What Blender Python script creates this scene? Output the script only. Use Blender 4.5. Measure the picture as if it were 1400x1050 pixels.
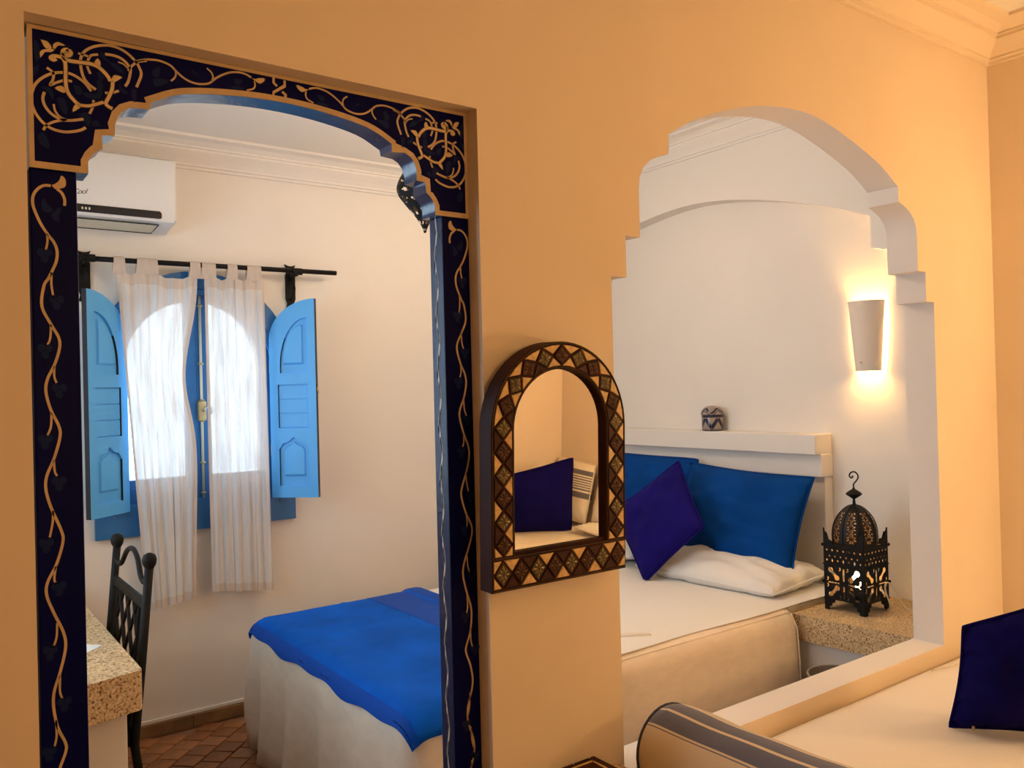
import bpy, bmesh, math, random
from math import sin, cos, pi, radians, sqrt, atan2
from mathutils import Vector, Matrix
from mathutils.geometry import tessellate_polygon
from mathutils import noise as mnoise
random.seed(7)
S = bpy.context.scene
for o in list(bpy.data.objects): bpy.data.objects.remove(o)
C = bpy.context.collection

# ---------------------------------------------------------------- camera
cam_d = bpy.data.cameras.new('camera'); cam = bpy.data.objects.new('camera', cam_d); C.objects.link(cam)
cam_d.sensor_fit = 'HORIZONTAL'; cam_d.sensor_width = 36.0; cam_d.lens = 36.0*1141.6/1400
cam_d.clip_start = 0.02; cam_d.clip_end = 200
R_, U_, F_ = Vector((.80865392,-.58772051,-.02575753)), Vector((.01654477,-.02104623,.9996416)), Vector((.58805197,.80879025,.00729541))
cam.matrix_world = Matrix(((R_.x,U_.x,-F_.x,0),(R_.y,U_.y,-F_.y,-1.55),(R_.z,U_.z,-F_.z,1.5),(0,0,0,1)))
S.camera = cam

# ---------------------------------------------------------------- world, daylight, exposure
W = bpy.data.worlds.new('world'); S.world = W; W.use_nodes = True
bg = W.node_tree.nodes['Background']; bg.inputs[0].default_value = (.66,.82,1.0,1); bg.inputs[1].default_value = 3.35
S.view_settings.view_transform = 'Standard'; S.view_settings.look = 'None'
S.view_settings.exposure = 0.9; S.view_settings.gamma = 1.0; S.view_settings.use_curve_mapping = False
WARM = (1.0,.645,.30); WARM2 = (1.0,.57,.18); SOFT = (1.0,.77,.55)
def lamp(name, kind, loc, col, power, size=.04, rot=None):
    d = bpy.data.lights.new(name, kind); d.color = col; d.energy = power
    if kind == 'POINT' : d.shadow_soft_size = size
    if kind == 'AREA': d.size = size
    o = bpy.data.objects.new(name, d); o.location = loc; C.objects.link(o)
    if rot: o.rotation_euler = rot
    return o
# portal in the window opening: only helps to sample the sky through it
po = lamp('window_portal','AREA',(1.1,2.78,1.5),(1,1,1),1.0,1.4,(radians(-90),0,0)); po.data.cycles.is_portal = True
po = lamp('added_window_portal','AREA',(-.28,1.25,1.55),(1,1,1),1.0,1.6,(0,radians(-90),0)); po.data.cycles.is_portal = True  # samples the sky through the added side opening
# guest room: wall sconce, plus two added fill lights without lamp bodies
L_SCONCE_R = 11.5; L_FILL_LOW = 13.5; L_FRONT = 8.5; L_NICHE = 4.5; L_PEND = 4.0; L_ROOM = 9; L_LANT = 9
lamp('guest_sconce_light','POINT',(3.40,-1.0,1.95),WARM,L_SCONCE_R,.05)
lamp('guest_fill_low','POINT',(3.1,-1.38,1.15),WARM,L_FILL_LOW,.10)  # added fill light, no lamp stands here
lamp('guest_fill_mid','POINT',(1.0,-2.2,1.8),WARM,L_FRONT,.15)  # added general fill beside the camera, not a room lamp

# ---------------------------------------------------------------- helpers
def link(o, parent=None):
    C.objects.link(o)
    if parent is not None: o.parent = parent
    return o
def thing(name, label, cat, loc=(0,0,0), group=None):
    o = bpy.data.objects.new(name, None); o.empty_display_size = .05; o.location = loc; C.objects.link(o)
    o['label'] = label; o['category'] = cat
    if group: o['group'] = group
    return o
def tag(o, label, cat, group=None):
    o['label'] = label; o['category'] = cat
    if group: o['group'] = group
    return o
def struct(o): o['kind'] = 'structure'; return o
def mesh(name, V, Fc, m, parent=None, smooth=False, sharp=None):
    me = bpy.data.meshes.new(name); me.from_pydata([tuple(v) for v in V], [], Fc)
    off = parent.location if parent is not None and parent.parent is None else Vector((0,0,0))
    if parent is not None:
        p = parent; off = Vector((0,0,0))
        while p is not None: off = off + p.location; p = p.parent
        me.transform(Matrix.Translation(-off))
    bm = bmesh.new(); bm.from_mesh(me); bmesh.ops.recalc_face_normals(bm, faces=bm.faces); bm.to_mesh(me); bm.free()
    if m: me.materials.append(m)
    if smooth or sharp:
        for p in me.polygons: p.use_smooth = True
        if sharp: me.set_sharp_from_angle(angle=radians(sharp))
    o = bpy.data.objects.new(name, me); return link(o, parent)
class MB:
    def __init__(s): s.V=[]; s.F=[]
    def add(s, V, Fc):
        n=len(s.V); s.V += [Vector(v) for v in V]; s.F += [tuple(i+n for i in f) for f in Fc]; return s
    def box(s, x0,y0,z0,x1,y1,z1, b=0.0):
        if b<=0:
            V=[(x,y,z) for x in(x0,x1) for y in(y0,y1) for z in(z0,z1)]
            return s.add(V,[(0,1,3,2),(4,6,7,5),(0,4,5,1),(2,3,7,6),(0,2,6,4),(1,5,7,3)])
        bm=bmesh.new(); bmesh.ops.create_cube(bm,size=1)
        for v in bm.verts: v.co=Vector(((x0+x1)/2+v.co.x*(x1-x0),(y0+y1)/2+v.co.y*(y1-y0),(z0+z1)/2+v.co.z*(z1-z0)))
        bmesh.ops.bevel(bm,geom=bm.edges[:],offset=b,segments=2,affect='EDGES',profile=.6)
        bm.verts.index_update(); V=[v.co.copy() for v in bm.verts]; Fc=[[v.index for v in f.verts] for f in bm.faces]; bm.free()
        return s.add(V,Fc)
    def tube(s, pts, r, n=8, closed=False, cap=True):
        pts=[Vector(p) for p in pts]; k=len(pts); rr=r if isinstance(r,(list,tuple)) else [r]*k
        V=[]; up=None
        for i,p in enumerate(pts):
            a=pts[(i-1)%k] if (closed or i>0) else p; b=pts[(i+1)%k] if (closed or i<k-1) else p
            t=(b-a).normalized()
            if up is None: up = t.orthogonal().normalized()
            up=(up-t*up.dot(t));  up = up.normalized() if up.length>1e-6 else t.orthogonal().normalized()
            w=t.cross(up)
            for j in range(n):
                q=2*pi*j/n; V.append(p+(up*cos(q)+w*sin(q))*rr[i])
        Fc=[]
        for i in range(k if closed else k-1):
            for j in range(n):
                a=i*n+j; b=i*n+(j+1)%n; c=((i+1)%k)*n+(j+1)%n; d=((i+1)%k)*n+j; Fc.append((a,b,c,d))
        if cap and not closed: Fc.append(tuple(range(n))); Fc.append(tuple((k-1)*n+j for j in range(n)))
        return s.add(V,Fc)
    def lathe(s, prof, cx, cy, n=24, axis='z'):
        V=[];Fc=[]
        for r,z in prof:
            for j in range(n): V.append((cx+r*cos(2*pi*j/n), cy+r*sin(2*pi*j/n), z))
        for i in range(len(prof)-1):
            for j in range(n): Fc.append((i*n+j,i*n+(j+1)%n,(i+1)*n+(j+1)%n,(i+1)*n+j))
        Fc.append(tuple(range(n))); Fc.append(tuple((len(prof)-1)*n+j for j in range(n)))
        return s.add(V,Fc)
    def plate(s, loops, c0, c1, fn):
        """loops: outer 2D outline + holes; extruded between c0 and c1; fn(a,b,c)->xyz"""
        tris=tessellate_polygon([[Vector((a,b,0)) for a,b in L] for L in loops]); P=[p for L in loops for p in L]; n=len(P)
        V=[fn(a,b,c0) for a,b in P]+[fn(a,b,c1) for a,b in P]
        Fc=[tuple(t) for t in tris]+[tuple(i+n for i in t) for t in tris]
        o=0
        for L in loops:
            k=len(L)
            for i in range(k): a=o+i; b=o+(i+1)%k; Fc.append((a,b,b+n,a+n))
            o+=k
        return s.add(V,Fc)
    def build(s, name, m, parent=None, smooth=False, sharp=None): return mesh(name,s.V,s.F,m,parent,smooth,sharp)
XZ=lambda a,b,c:(a,c,b)
YZ=lambda a,b,c:(c,a,b)
def catmull(P, k=5):
    P=[Vector((p[0],p[1],p[2] if len(p)>2 else 0)) for p in P]
    if len(P)<3: return P
    Q=[P[0]*2-P[1]]+P+[P[-1]*2-P[-2]]; out=[]
    for i in range(1,len(Q)-2):
        a,b,c,d=Q[i-1],Q[i],Q[i+1],Q[i+2]
        for j in range(k):
            t=j/k; out.append(.5*((2*b)+(c-a)*t+(2*a-5*b+4*c-d)*t*t+(3*b-a-3*c+d)*t**3))
    out.append(P[-1]); return out
def ribbon(mb, P, w, fn, closed=False, taper=False, k=5, smooth=True):
    """flat painted line of width w along 2D points; fn(a,b)->xyz"""
    Q=catmull(P,k) if smooth else [Vector((p[0],p[1],0)) for p in P]; n=len(Q); V=[]
    for i,p in enumerate(Q):
        a=Q[max(i-1,0)]; b=Q[min(i+1,n-1)]
        if closed: a=Q[(i-1)%n]; b=Q[(i+1)%n]
        d=b-a
        t=d.normalized() if d.length>1e-9 else Vector((1,0,0)); nn=Vector((-t.y,t.x,0))
        m=1.0
        if not smooth and (closed or 0<i<n-1):
            t0=(p-a).normalized(); m=1/max(.5,abs(nn.dot(Vector((-t0.y,t0.x,0)))))
        ww=w/2*m*((.55+.45*sin(pi*min(1,max(0,i/(n-1))))) if taper else 1)
        V.append(fn(p.x+nn.x*ww,p.y+nn.y*ww)); V.append(fn(p.x-nn.x*ww,p.y-nn.y*ww))
    Fc=[(2*i,2*i+1,2*i+3,2*i+2) for i in range(n-1)]
    if closed: Fc.append((2*n-2,2*n-1,1,0))
    mb.add(V,Fc)
def blob(mb, P, fn, k=4):
    Q=catmull(list(P)+[P[0]],k)[:-1]; n=len(Q); c=sum(Q,Vector((0,0,0)))/n
    tris=tessellate_polygon([[Vector((q.x,q.y,0)) for q in Q]])
    mb.add([fn(q.x,q.y) for q in Q],[tuple(t) for t in tris])
def arc(cx,cy,r,a0,a1,n,ry=None):
    return [(cx+r*cos(radians(a0+(a1-a0)*i/n)), cy+(ry or r)*sin(radians(a0+(a1-a0)*i/n))) for i in range(n+1)]

# ---------------------------------------------------------------- materials
def mat(name, col, rough=.6, metal=0.0, var=0.0, vscale=8.0, bump=0.0, bscale=40.0, spec=.5, sheen=0.0, stretch=None, bdist=.01):
    m=bpy.data.materials.new(name); m.use_nodes=True; nt=m.node_tree; b=nt.nodes['Principled BSDF']
    b.inputs['Base Color'].default_value=(*col,1); b.inputs['Roughness'].default_value=rough; b.inputs['Metallic'].default_value=metal
    b.inputs['Specular IOR Level'].default_value=spec
    if sheen: b.inputs['Sheen Weight'].default_value=sheen; b.inputs['Sheen Roughness'].default_value=.5
    tc=nt.nodes.new('ShaderNodeTexCoord'); src=tc.outputs['Object']
    if stretch:
        mp=nt.nodes.new('ShaderNodeMapping'); mp.inputs['Scale'].default_value=stretch; nt.links.new(src,mp.inputs[0]); src=mp.outputs[0]
    if var:
        n=nt.nodes.new('ShaderNodeTexNoise'); n.inputs['Scale'].default_value=vscale; n.inputs['Detail'].default_value=5
        r=nt.nodes.new('ShaderNodeValToRGB'); e=r.color_ramp.elements
        e[0].position=.3; e[1].position=.7
        e[0].color=(*[max(0,c*(1-var)) for c in col],1); e[1].color=(*[min(1,c*(1+var)) for c in col],1)
        nt.links.new(src,n.inputs['Vector']); nt.links.new(n.outputs[0],r.inputs[0]); nt.links.new(r.outputs[0],b.inputs['Base Color'])
    if bump:
        n=nt.nodes.new('ShaderNodeTexNoise'); n.inputs['Scale'].default_value=bscale; n.inputs['Detail'].default_value=4
        bp=nt.nodes.new('ShaderNodeBump'); bp.inputs['Strength'].default_value=bump; bp.inputs['Distance'].default_value=bdist
        nt.links.new(src,n.inputs['Vector']); nt.links.new(n.outputs[0],bp.inputs['Height']); nt.links.new(bp.outputs[0],b.inputs['Normal'])
    return m
def emit(name,col,s):
    m=bpy.data.materials.new(name); m.use_nodes=True; b=m.node_tree.nodes['Principled BSDF']
    b.inputs['Base Color'].default_value=(.8,.75,.65,1); b.inputs['Emission Color'].default_value=(*col,1); b.inputs['Emission Strength'].default_value=s; return m
M={}
M['cream']=mat('cream_plaster',(.80,.66,.50),.75,var=.03,vscale=2.5,bump=.12,bscale=6,bdist=.02)
M['white']=mat('white_plaster',(.80,.75,.69),.8,var=.02,vscale=2.5,bump=.12,bscale=6,bdist=.02)
M['ceil']=mat('ceiling_plaster',(.82,.77,.70),.85,bump=.05,bscale=5)
M['navy']=mat('navy_gloss_paint',(.0010,.0020,.062),.45,spec=.08,var=.25,vscale=6,bump=.06,bscale=70,stretch=(1,1,.15))
M['navy2']=mat('blue_gloss_paint',(.006,.018,.075),.3,spec=.28,var=.3,vscale=12,bump=.25,bscale=60,bdist=.004)
M['navy3']=mat('wet_look_blue_paint',(.008,.03,.11),.16,spec=.6,var=.3,vscale=12,bump=.2,bscale=45,bdist=.003)
M['gold']=mat('gold_paint',(.57,.41,.23),.5,var=.12,vscale=30)
M['gold2']=mat('bright_gold_paint',(.66,.48,.26),.5,var=.12,vscale=40)
M['greypaint']=mat('slate_paint',(.007,.016,.080),.5,spec=.1)
M['ink']=mat('dark_ink_paint',(.012,.008,.012),.5)
M['palevine']=mat('pale_vine_paint',(.62,.53,.43),.5)
M['terra']=mat('terracotta_tile',(.25,.095,.035),.4,var=.35,vscale=9,bump=.15,bscale=50)
M['terra2']=mat('terracotta_tile_light',(.33,.14,.055),.4,var=.35,vscale=9,bump=.15,bscale=50)
M['grout']=mat('floor_grout',(.30,.17,.10),.8)
M['skirt']=mat('skirting_tile',(.22,.115,.045),.5,var=.3,vscale=10)
M['linen']=mat('linen_bedspread',(.83,.70,.55),.9,var=.05,vscale=30,bump=.15,bscale=160,sheen=.1,stretch=(.5,.5,1),bdist=.003)
M['sheet']=mat('white_cotton_sheet',(.84,.80,.74),.85,bump=.08,bscale=9,sheen=.15,bdist=.02)
M['matt']=mat('white_mattress_cover',(.82,.74,.62),.85,bump=.12,bscale=7,sheen=.15,bdist=.02)
M['throw']=mat('royal_blue_throw',(.0005,.100,.56),.8,var=.18,vscale=5,bump=.15,bscale=12,spec=.1,bdist=.02)
M['throw2']=mat('royal_blue_satin_band',(.0005,.065,.42),.6,spec=.15,var=.2,vscale=60,stretch=(1,12,1))
M['teal']=mat('petrol_blue_cotton',(.0008,.050,.245),.85,var=.12,vscale=5,bump=.15,bscale=10,spec=.1,bdist=.02)
M['indigo']=mat('indigo_velvet',(.006,.002,.125),.85,var=.15,vscale=7,bump=.1,bscale=14,spec=.15,bdist=.02)
M['navyvelvet']=mat('navy_velvet',(.003,.0016,.075),.9,var=.15,vscale=7,bump=.1,bscale=14,spec=.1,bdist=.02)
M['iron']=mat('black_wrought_iron',(.008,.007,.006),.6,.1,spec=.2,var=.3,vscale=30,bump=.15,bscale=90,bdist=.003)
M['tin']=mat('lightened_inner_tin',(.32,.20,.10),.6,.2)  # inner faces lightened so the bulb seems to fill the lantern
M['brass']=mat('aged_brass',(.55,.40,.20),.35,.8,var=.2,vscale=30)
M['rod']=mat('ivory_metal_rod',(.72,.62,.42),.35,.2)
M['chrome']=mat('brushed_steel',(.62,.60,.56),.3,.9)
M['shutter']=mat('daylit_sky_blue_paint',(.095,.44,.93),.45,var=.06,vscale=7,bump=.06,bscale=60,stretch=(1,1,.2))  # sky blue, lightened: window light on the shutters is put into the colour
M['frameblue']=mat('deep_blue_paint',(.012,.135,.36),.4,var=.12,vscale=7)
M['edge']=mat('dark_edge_paint',(.01,.012,.02),.5)
M['plastic']=mat('white_plastic',(.80,.80,.80),.35)
M['blackgloss']=mat('black_gloss_plastic',(.012,.007,.009),.15)
M['louvre']=mat('cream_plastic',(.66,.64,.50),.3)
M['darkwood']=mat('dark_red_wood',(.034,.008,.004),.6,spec=.12,var=.35,vscale=14,stretch=(1,1,.3))
M['bone']=mat('amber_bone',(.64,.41,.16),.35,var=.22,vscale=90)
M['petal_a']=mat('lit_raised_brass',(.25,.19,.085),.35,.45,var=.2,vscale=60)  # lighter than its ground brass: relief highlights put into the colour
M['petal_b']=mat('lit_raised_copper',(.10,.042,.02),.4,.4,var=.2,vscale=60)  # lighter than its ground copper, relief highlights painted in
M['metal_a']=mat('embossed_brass',(.065,.042,.016),.45,.4,spec=.3,var=.25,vscale=60)
M['metal_b']=mat('embossed_copper',(.045,.016,.008),.5,.3,spec=.2,var=.3,vscale=60)
M['clay']=mat('sconce_plaster',(.78,.68,.58),.8)
M['paper']=mat('white_paper',(.85,.84,.82),.8)
M['bin']=mat('grey_bin',(.27,.23,.19),.5)
M['cord']=mat('white_cord',(.75,.66,.50),.5)
M['bulb']=emit('lamp_bulb',(1,.66,.26),16)
M['pendglow']=emit('pendant_bulb',(1,.62,.3),6)
# stone: washed pebble aggregate
def stone(name, base, dark, light):
    m=mat(name,base,.75); nt=m.node_tree; b=nt.nodes['Principled BSDF']; tc=nt.nodes.new('ShaderNodeTexCoord')
    v=nt.nodes.new('ShaderNodeTexVoronoi'); v.inputs['Scale'].default_value=95; v2=nt.nodes.new('ShaderNodeTexNoise'); v2.inputs['Scale'].default_value=150; v2.inputs['Detail'].default_value=3
    r=nt.nodes.new('ShaderNodeValToRGB'); r.color_ramp.elements[0].position=.34; r.color_ramp.elements[1].position=.62
    r.color_ramp.elements[0].color=(*dark,1); r.color_ramp.elements[1].color=(*light,1); e=r.color_ramp.elements.new(.42); e.color=(*base,1)
    bp=nt.nodes.new('ShaderNodeBump'); bp.inputs['Strength'].default_value=.7; bp.inputs['Distance'].default_value=.006
    nt.links.new(tc.outputs['Object'],v.inputs['Vector']); nt.links.new(tc.outputs['Object'],v2.inputs['Vector'])
    mx=nt.nodes.new('ShaderNodeMix'); mx.data_type='RGBA'; mx.blend_type='MULTIPLY'; mx.inputs[0].default_value=.45
    nt.links.new(v2.outputs[0],r.inputs[0]); nt.links.new(r.outputs[0],mx.inputs[6]); nt.links.new(v.outputs['Color'],mx.inputs[7]); 
    bw=nt.nodes.new('ShaderNodeRGBToBW'); nt.links.new(v.outputs['Color'],bw.inputs[0])
    r2=nt.nodes.new('ShaderNodeValToRGB'); r2.color_ramp.elements[0].color=(.6,.5,.4,1); r2.color_ramp.elements[1].color=(1.35,1.3,1.25,1); nt.links.new(bw.outputs[0],r2.inputs[0]); nt.links.new(r2.outputs[0],mx.inputs[7])
    nt.links.new(mx.outputs[2],b.inputs['Base Color'])
    nt.links.new(v2.outputs[0],bp.inputs['Height']); nt.links.new(bp.outputs[0],b.inputs['Normal'])
    return m
M['stone']=stone('washed_pebble_stone',(.58,.39,.19),(.09,.045,.018),(.78,.60,.36))
def sheer(name, tr, col):
    m=bpy.data.materials.new(name); m.use_nodes=True; nt=m.node_tree; nt.nodes.clear()
    out=nt.nodes.new('ShaderNodeOutputMaterial'); t=nt.nodes.new('ShaderNodeBsdfTransparent'); d=nt.nodes.new('ShaderNodeBsdfDiffuse'); l=nt.nodes.new('ShaderNodeBsdfTranslucent')
    t.inputs[0].default_value=(1,1,1,1); d.inputs[0].default_value=(*col,1); l.inputs[0].default_value=(*[c*.55 for c in col],1)
    tc=nt.nodes.new('ShaderNodeTexCoord'); mp=nt.nodes.new('ShaderNodeMapping'); mp.inputs['Scale'].default_value=(60,60,5); n=nt.nodes.new('ShaderNodeTexNoise'); n.inputs['Scale'].default_value=1.0; n.inputs['Detail'].default_value=3
    nt.links.new(tc.outputs['Object'],mp.inputs[0]); nt.links.new(mp.outputs[0],n.inputs['Vector'])
    mr=nt.nodes.new('ShaderNodeMapRange'); mr.inputs[1].default_value=.3; mr.inputs[2].default_value=.7; mr.inputs[3].default_value=tr-.05; mr.inputs[4].default_value=tr+.06; nt.links.new(n.outputs[0],mr.inputs[0])
    a=nt.nodes.new('ShaderNodeMixShader'); a.inputs[0].default_value=.25; nt.links.new(d.outputs[0],a.inputs[1]); nt.links.new(l.outputs[0],a.inputs[2])
    x=nt.nodes.new('ShaderNodeMixShader'); nt.links.new(mr.outputs[0],x.inputs[0]); nt.links.new(a.outputs[0],x.inputs[1]); nt.links.new(t.outputs[0],x.inputs[2]); nt.links.new(x.outputs[0],out.inputs[0])
    return m
M['sheer']=sheer('sheer_white_cotton',.085,(.84,.81,.78)); M['hem']=sheer('sheer_cotton_hem',.08,(.78,.68,.60))
def glass():
    m=bpy.data.materials.new('window_glass'); m.use_nodes=True; nt=m.node_tree; nt.nodes.clear()
    out=nt.nodes.new('ShaderNodeOutputMaterial'); t=nt.nodes.new('ShaderNodeBsdfTransparent'); g=nt.nodes.new('ShaderNodeBsdfGlossy'); g.inputs['Roughness'].default_value=.03
    t.inputs[0].default_value=(.95,.98,.98,1); x=nt.nodes.new('ShaderNodeMixShader'); x.inputs[0].default_value=.06
    nt.links.new(t.outputs[0],x.inputs[1]); nt.links.new(g.outputs[0],x.inputs[2]); nt.links.new(x.outputs[0],out.inputs[0]); return m
M['glass']=glass()
def mirror():
    m=bpy.data.materials.new('mirror_glass'); m.use_nodes=True; b=m.node_tree.nodes['Principled BSDF']
    b.inputs['Base Color'].default_value=(.90,.87,.80,1); b.inputs['Metallic'].default_value=1; b.inputs['Roughness'].default_value=.01; return m
M['mirror']=mirror()
def stripes(name, axis, base, col, bands, thin):
    """woven stripes across object coordinate `axis` (0/1/2): bands = (lo,hi) in metres"""
    m=mat(name,base,.85,bump=.1,bscale=60,sheen=.2); nt=m.node_tree; b=nt.nodes['Principled BSDF']
    uv=nt.nodes.new('ShaderNodeUVMap'); sep=nt.nodes.new('ShaderNodeSeparateXYZ'); nt.links.new(uv.outputs[0],sep.inputs[0])
    r=nt.nodes.new('ShaderNodeValToRGB'); r.color_ramp.interpolation='CONSTANT'
    e=r.color_ramp.elements; e[0].position=0; e[0].color=(*base,1); e[1].position=bands[0][0]; e[1].color=(*col,1)
    first=True
    for lo,hi in bands:
        if not first: q=e.new(lo); q.color=(*col,1)
        first=False; q=e.new(hi); q.color=(*base,1)
    nt.links.new(sep.outputs[axis],r.inputs[0]); nt.links.new(r.outputs[0],b.inputs['Base Color']); return m
# painted line work of the doorway, in metres on its face (x, z)
SCROLL=[(0.0047,[(0.344,2.059),(0.3522,2.082),(0.3499,2.098),(0.3426,2.113),(0.3314,2.126),(0.3189,2.134),(0.304,2.137),(0.2892,2.134),(0.2744,2.126),(0.2634,2.115),(0.2571,2.103),(0.2545,2.089),(0.2554,2.073),(0.2587,2.06),(0.2657,2.05),(0.2776,2.042)]),
(0.0047,[(0.2937,2.115),(0.3061,2.116),(0.3185,2.113),(0.3284,2.104),(0.3345,2.092),(0.3334,2.078),(0.3302,2.066),(0.3254,2.057)]),
(0.0042,[(0.3623,2.119),(0.3503,2.114),(0.3425,2.107),(0.3346,2.096),(0.3311,2.086)]),
(0.0028,[(0.3146,2.103),(0.3233,2.1),(0.3307,2.092)]),
(0.0047,[(0.2703,2.038),(0.2609,2.05),(0.2491,2.058),(0.2374,2.062),(0.2234,2.061),(0.2094,2.056),(0.1955,2.046),(0.1851,2.033),(0.1796,2.016),(0.1793,2.001),(0.1842,1.986),(0.1941,1.972),(0.2076,1.963),(0.2237,1.96),(0.2378,1.962),(0.2521,1.967),(0.2605,1.973)]),
(0.0047,[(0.1985,2.023),(0.196,2.011),(0.1992,1.999),(0.2081,1.988),(0.2218,1.981),(0.2358,1.981),(0.2572,1.987)]),
(0.0035,[(0.2119,2.005),(0.214,1.994),(0.2207,1.985),(0.2311,1.981)]),
(0.0042,[(0.2311,1.982),(0.2125,1.975),(0.2008,1.967),(0.1957,1.958)]),
(0.0042,[(0.2407,2.049),(0.2301,2.049),(0.2161,2.042),(0.2072,2.036),(0.2115,2.046),(0.2129,2.056),(0.2095,2.061),(0.2027,2.065)]),
(0.0042,[(0.2826,2.111),(0.2716,2.106),(0.2666,2.094),(0.2651,2.08),(0.2696,2.068)]),
(0.0037,[(0.2512,2.105),(0.2584,2.104),(0.2691,2.102)]),
(0.0042,[(0.2922,2.039),(0.3046,2.042),(0.3147,2.047)]),
(0.0042,[(0.2736,2.023),(0.2726,2.012),(0.267,1.998)])]
FANCY=[(0.0056,[(0.2358,2.099),(0.2335,2.102),(0.2366,2.107),(0.2401,2.103),(0.2376,2.096),(0.231,2.094),(0.2269,2.099),(0.2294,2.106),(0.236,2.109)]),
(0.0061,[(0.2259,2.098),(0.2297,2.087),(0.2378,2.084),(0.2544,2.085),(0.2688,2.086),(0.2809,2.083),(0.2905,2.076),(0.2977,2.068),(0.3013,2.061)]),
(0.0056,[(0.2173,2.083),(0.2133,2.08),(0.2088,2.082),(0.2112,2.087),(0.2181,2.089),(0.2262,2.087),(0.2307,2.078),(0.2311,2.063),(0.2308,2.047),(0.2322,2.034),(0.2367,2.024),(0.2459,2.014),(0.2506,2.011)]),
(0.0056,[(0.305,2.061),(0.3035,2.047),(0.2982,2.033),(0.2931,2.021),(0.2967,2.016),(0.3035,2.013)]),
(0.0051,[(0.2505,2.01),(0.2649,2.011),(0.2771,2.016),(0.2894,2.022)])]
VINE=[(0.0038,[(0.3417,2.111),(0.3502,2.116),(0.363,2.122),(0.3802,2.125),(0.3932,2.123),(0.404,2.118),(0.4125,2.108),(0.4234,2.097),(0.4344,2.09),(0.4479,2.087),(0.4616,2.089),(0.4732,2.095),(0.4852,2.11),(0.4995,2.123),(0.514,2.132),(0.5308,2.136),(0.5429,2.134),(0.5525,2.129)]),
(0.0032,[(0.4115,2.109),(0.4123,2.099),(0.4088,2.089),(0.4032,2.082)]),
(0.0032,[(0.4683,2.13),(0.4762,2.122),(0.4794,2.111),(0.4768,2.099)]),
(0.0032,[(0.5585,2.123),(0.5594,2.11),(0.5555,2.101),(0.5431,2.094)])]
TWIST=[(0.0050,[(0.6192,2.138),(0.6189,2.124),(0.5959,2.102),(0.5957,2.091)]),
(0.0050,[(0.5969,2.143),(0.5965,2.127),(0.6035,2.12)]),
(0.0050,[(0.6134,2.108),(0.6201,2.102),(0.6197,2.082)])]
JVINE=[(0.0046,[(0.2053,1.866),(0.1951,1.865),(0.1857,1.858),(0.179,1.846),(0.1782,1.831),(0.183,1.815),(0.1901,1.798),(0.1991,1.783),(0.2082,1.77),(0.2126,1.756),(0.2113,1.739),(0.2054,1.723),(0.1986,1.708),(0.1918,1.695),(0.1882,1.661),(0.2011,1.631),(0.2125,1.608),(0.2128,1.589),(0.2048,1.562),(0.1943,1.539),(0.1915,1.517),(0.1983,1.486),(0.2096,1.459),(0.2109,1.44),(0.2018,1.406),(0.1901,1.376),(0.1884,1.353),(0.1952,1.323),(0.2096,1.283),(0.2119,1.263),(0.2017,1.227),(0.1878,1.198),(0.1863,1.176),(0.1968,1.144),(0.2096,1.111),(0.2125,1.084),(0.2033,1.044),(0.1943,1.015),(0.1928,0.9891),(0.1981,0.9537),(0.2094,0.9241),(0.2091,0.909),(0.2002,0.8849)]),
(0.0046,[(0.2255,1.834),(0.2257,1.845),(0.2212,1.856),(0.2147,1.861)]),
(0.0034,[(0.1982,1.784),(0.1985,1.77),(0.1958,1.756)]),
(0.0034,[(0.2035,1.719),(0.2031,1.698),(0.2055,1.677)]),
(0.0034,[(0.2011,1.631),(0.1996,1.608),(0.1953,1.595)]),
(0.0034,[(0.2048,1.56),(0.2044,1.543),(0.2076,1.532)]),
(0.0034,[(0.1992,1.482),(0.1978,1.459),(0.1925,1.444)]),
(0.0034,[(0.201,1.402),(0.202,1.383),(0.2053,1.375)]),
(0.0034,[(0.1984,1.317),(0.197,1.296),(0.1925,1.273)]),
(0.0034,[(0.2006,1.223),(0.1979,1.202),(0.2011,1.193)]),
(0.0034,[(0.2008,1.128),(0.1994,1.105),(0.194,1.087)]),
(0.0034,[(0.2032,1.04),(0.2027,1.013),(0.2058,1)]),
(0.0034,[(0.196,0.9656),(0.1962,0.939),(0.1925,0.9211)])]
GOLDLEAF=[[(0.3026,2.064),(0.3077,2.073),(0.3197,2.072),(0.3156,2.067),(0.3075,2.061)],
[(0.2506,2.012),(0.2434,2.008),(0.2408,1.997),(0.2492,2.003),(0.2529,2.007)],
[(0.2322,2.033),(0.2241,2.038),(0.2147,2.033),(0.2193,2.029),(0.2285,2.027)],
[(0.2809,2.085),(0.2761,2.09),(0.2812,2.101),(0.2855,2.095),(0.2853,2.085)],
[(0.1946,2.119),(0.2049,2.117),(0.2108,2.104),(0.2012,2.103)],
[(0.2126,2.105),(0.214,2.115),(0.2211,2.121),(0.2307,2.116),(0.2209,2.113),(0.2161,2.105)],
[(0.1939,2.08),(0.1932,2.091),(0.2,2.099),(0.2138,2.103),(0.2102,2.096),(0.201,2.093),(0.1979,2.087)],
[(0.5537,2.127),(0.5611,2.127),(0.5649,2.13),(0.5773,2.133),(0.5772,2.126),(0.5695,2.118),(0.5622,2.12)],
[(0.2063,1.867),(0.2118,1.861),(0.2175,1.862),(0.2271,1.867),(0.2277,1.879),(0.2217,1.885),(0.2178,1.876),(0.212,1.87)]]
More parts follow.
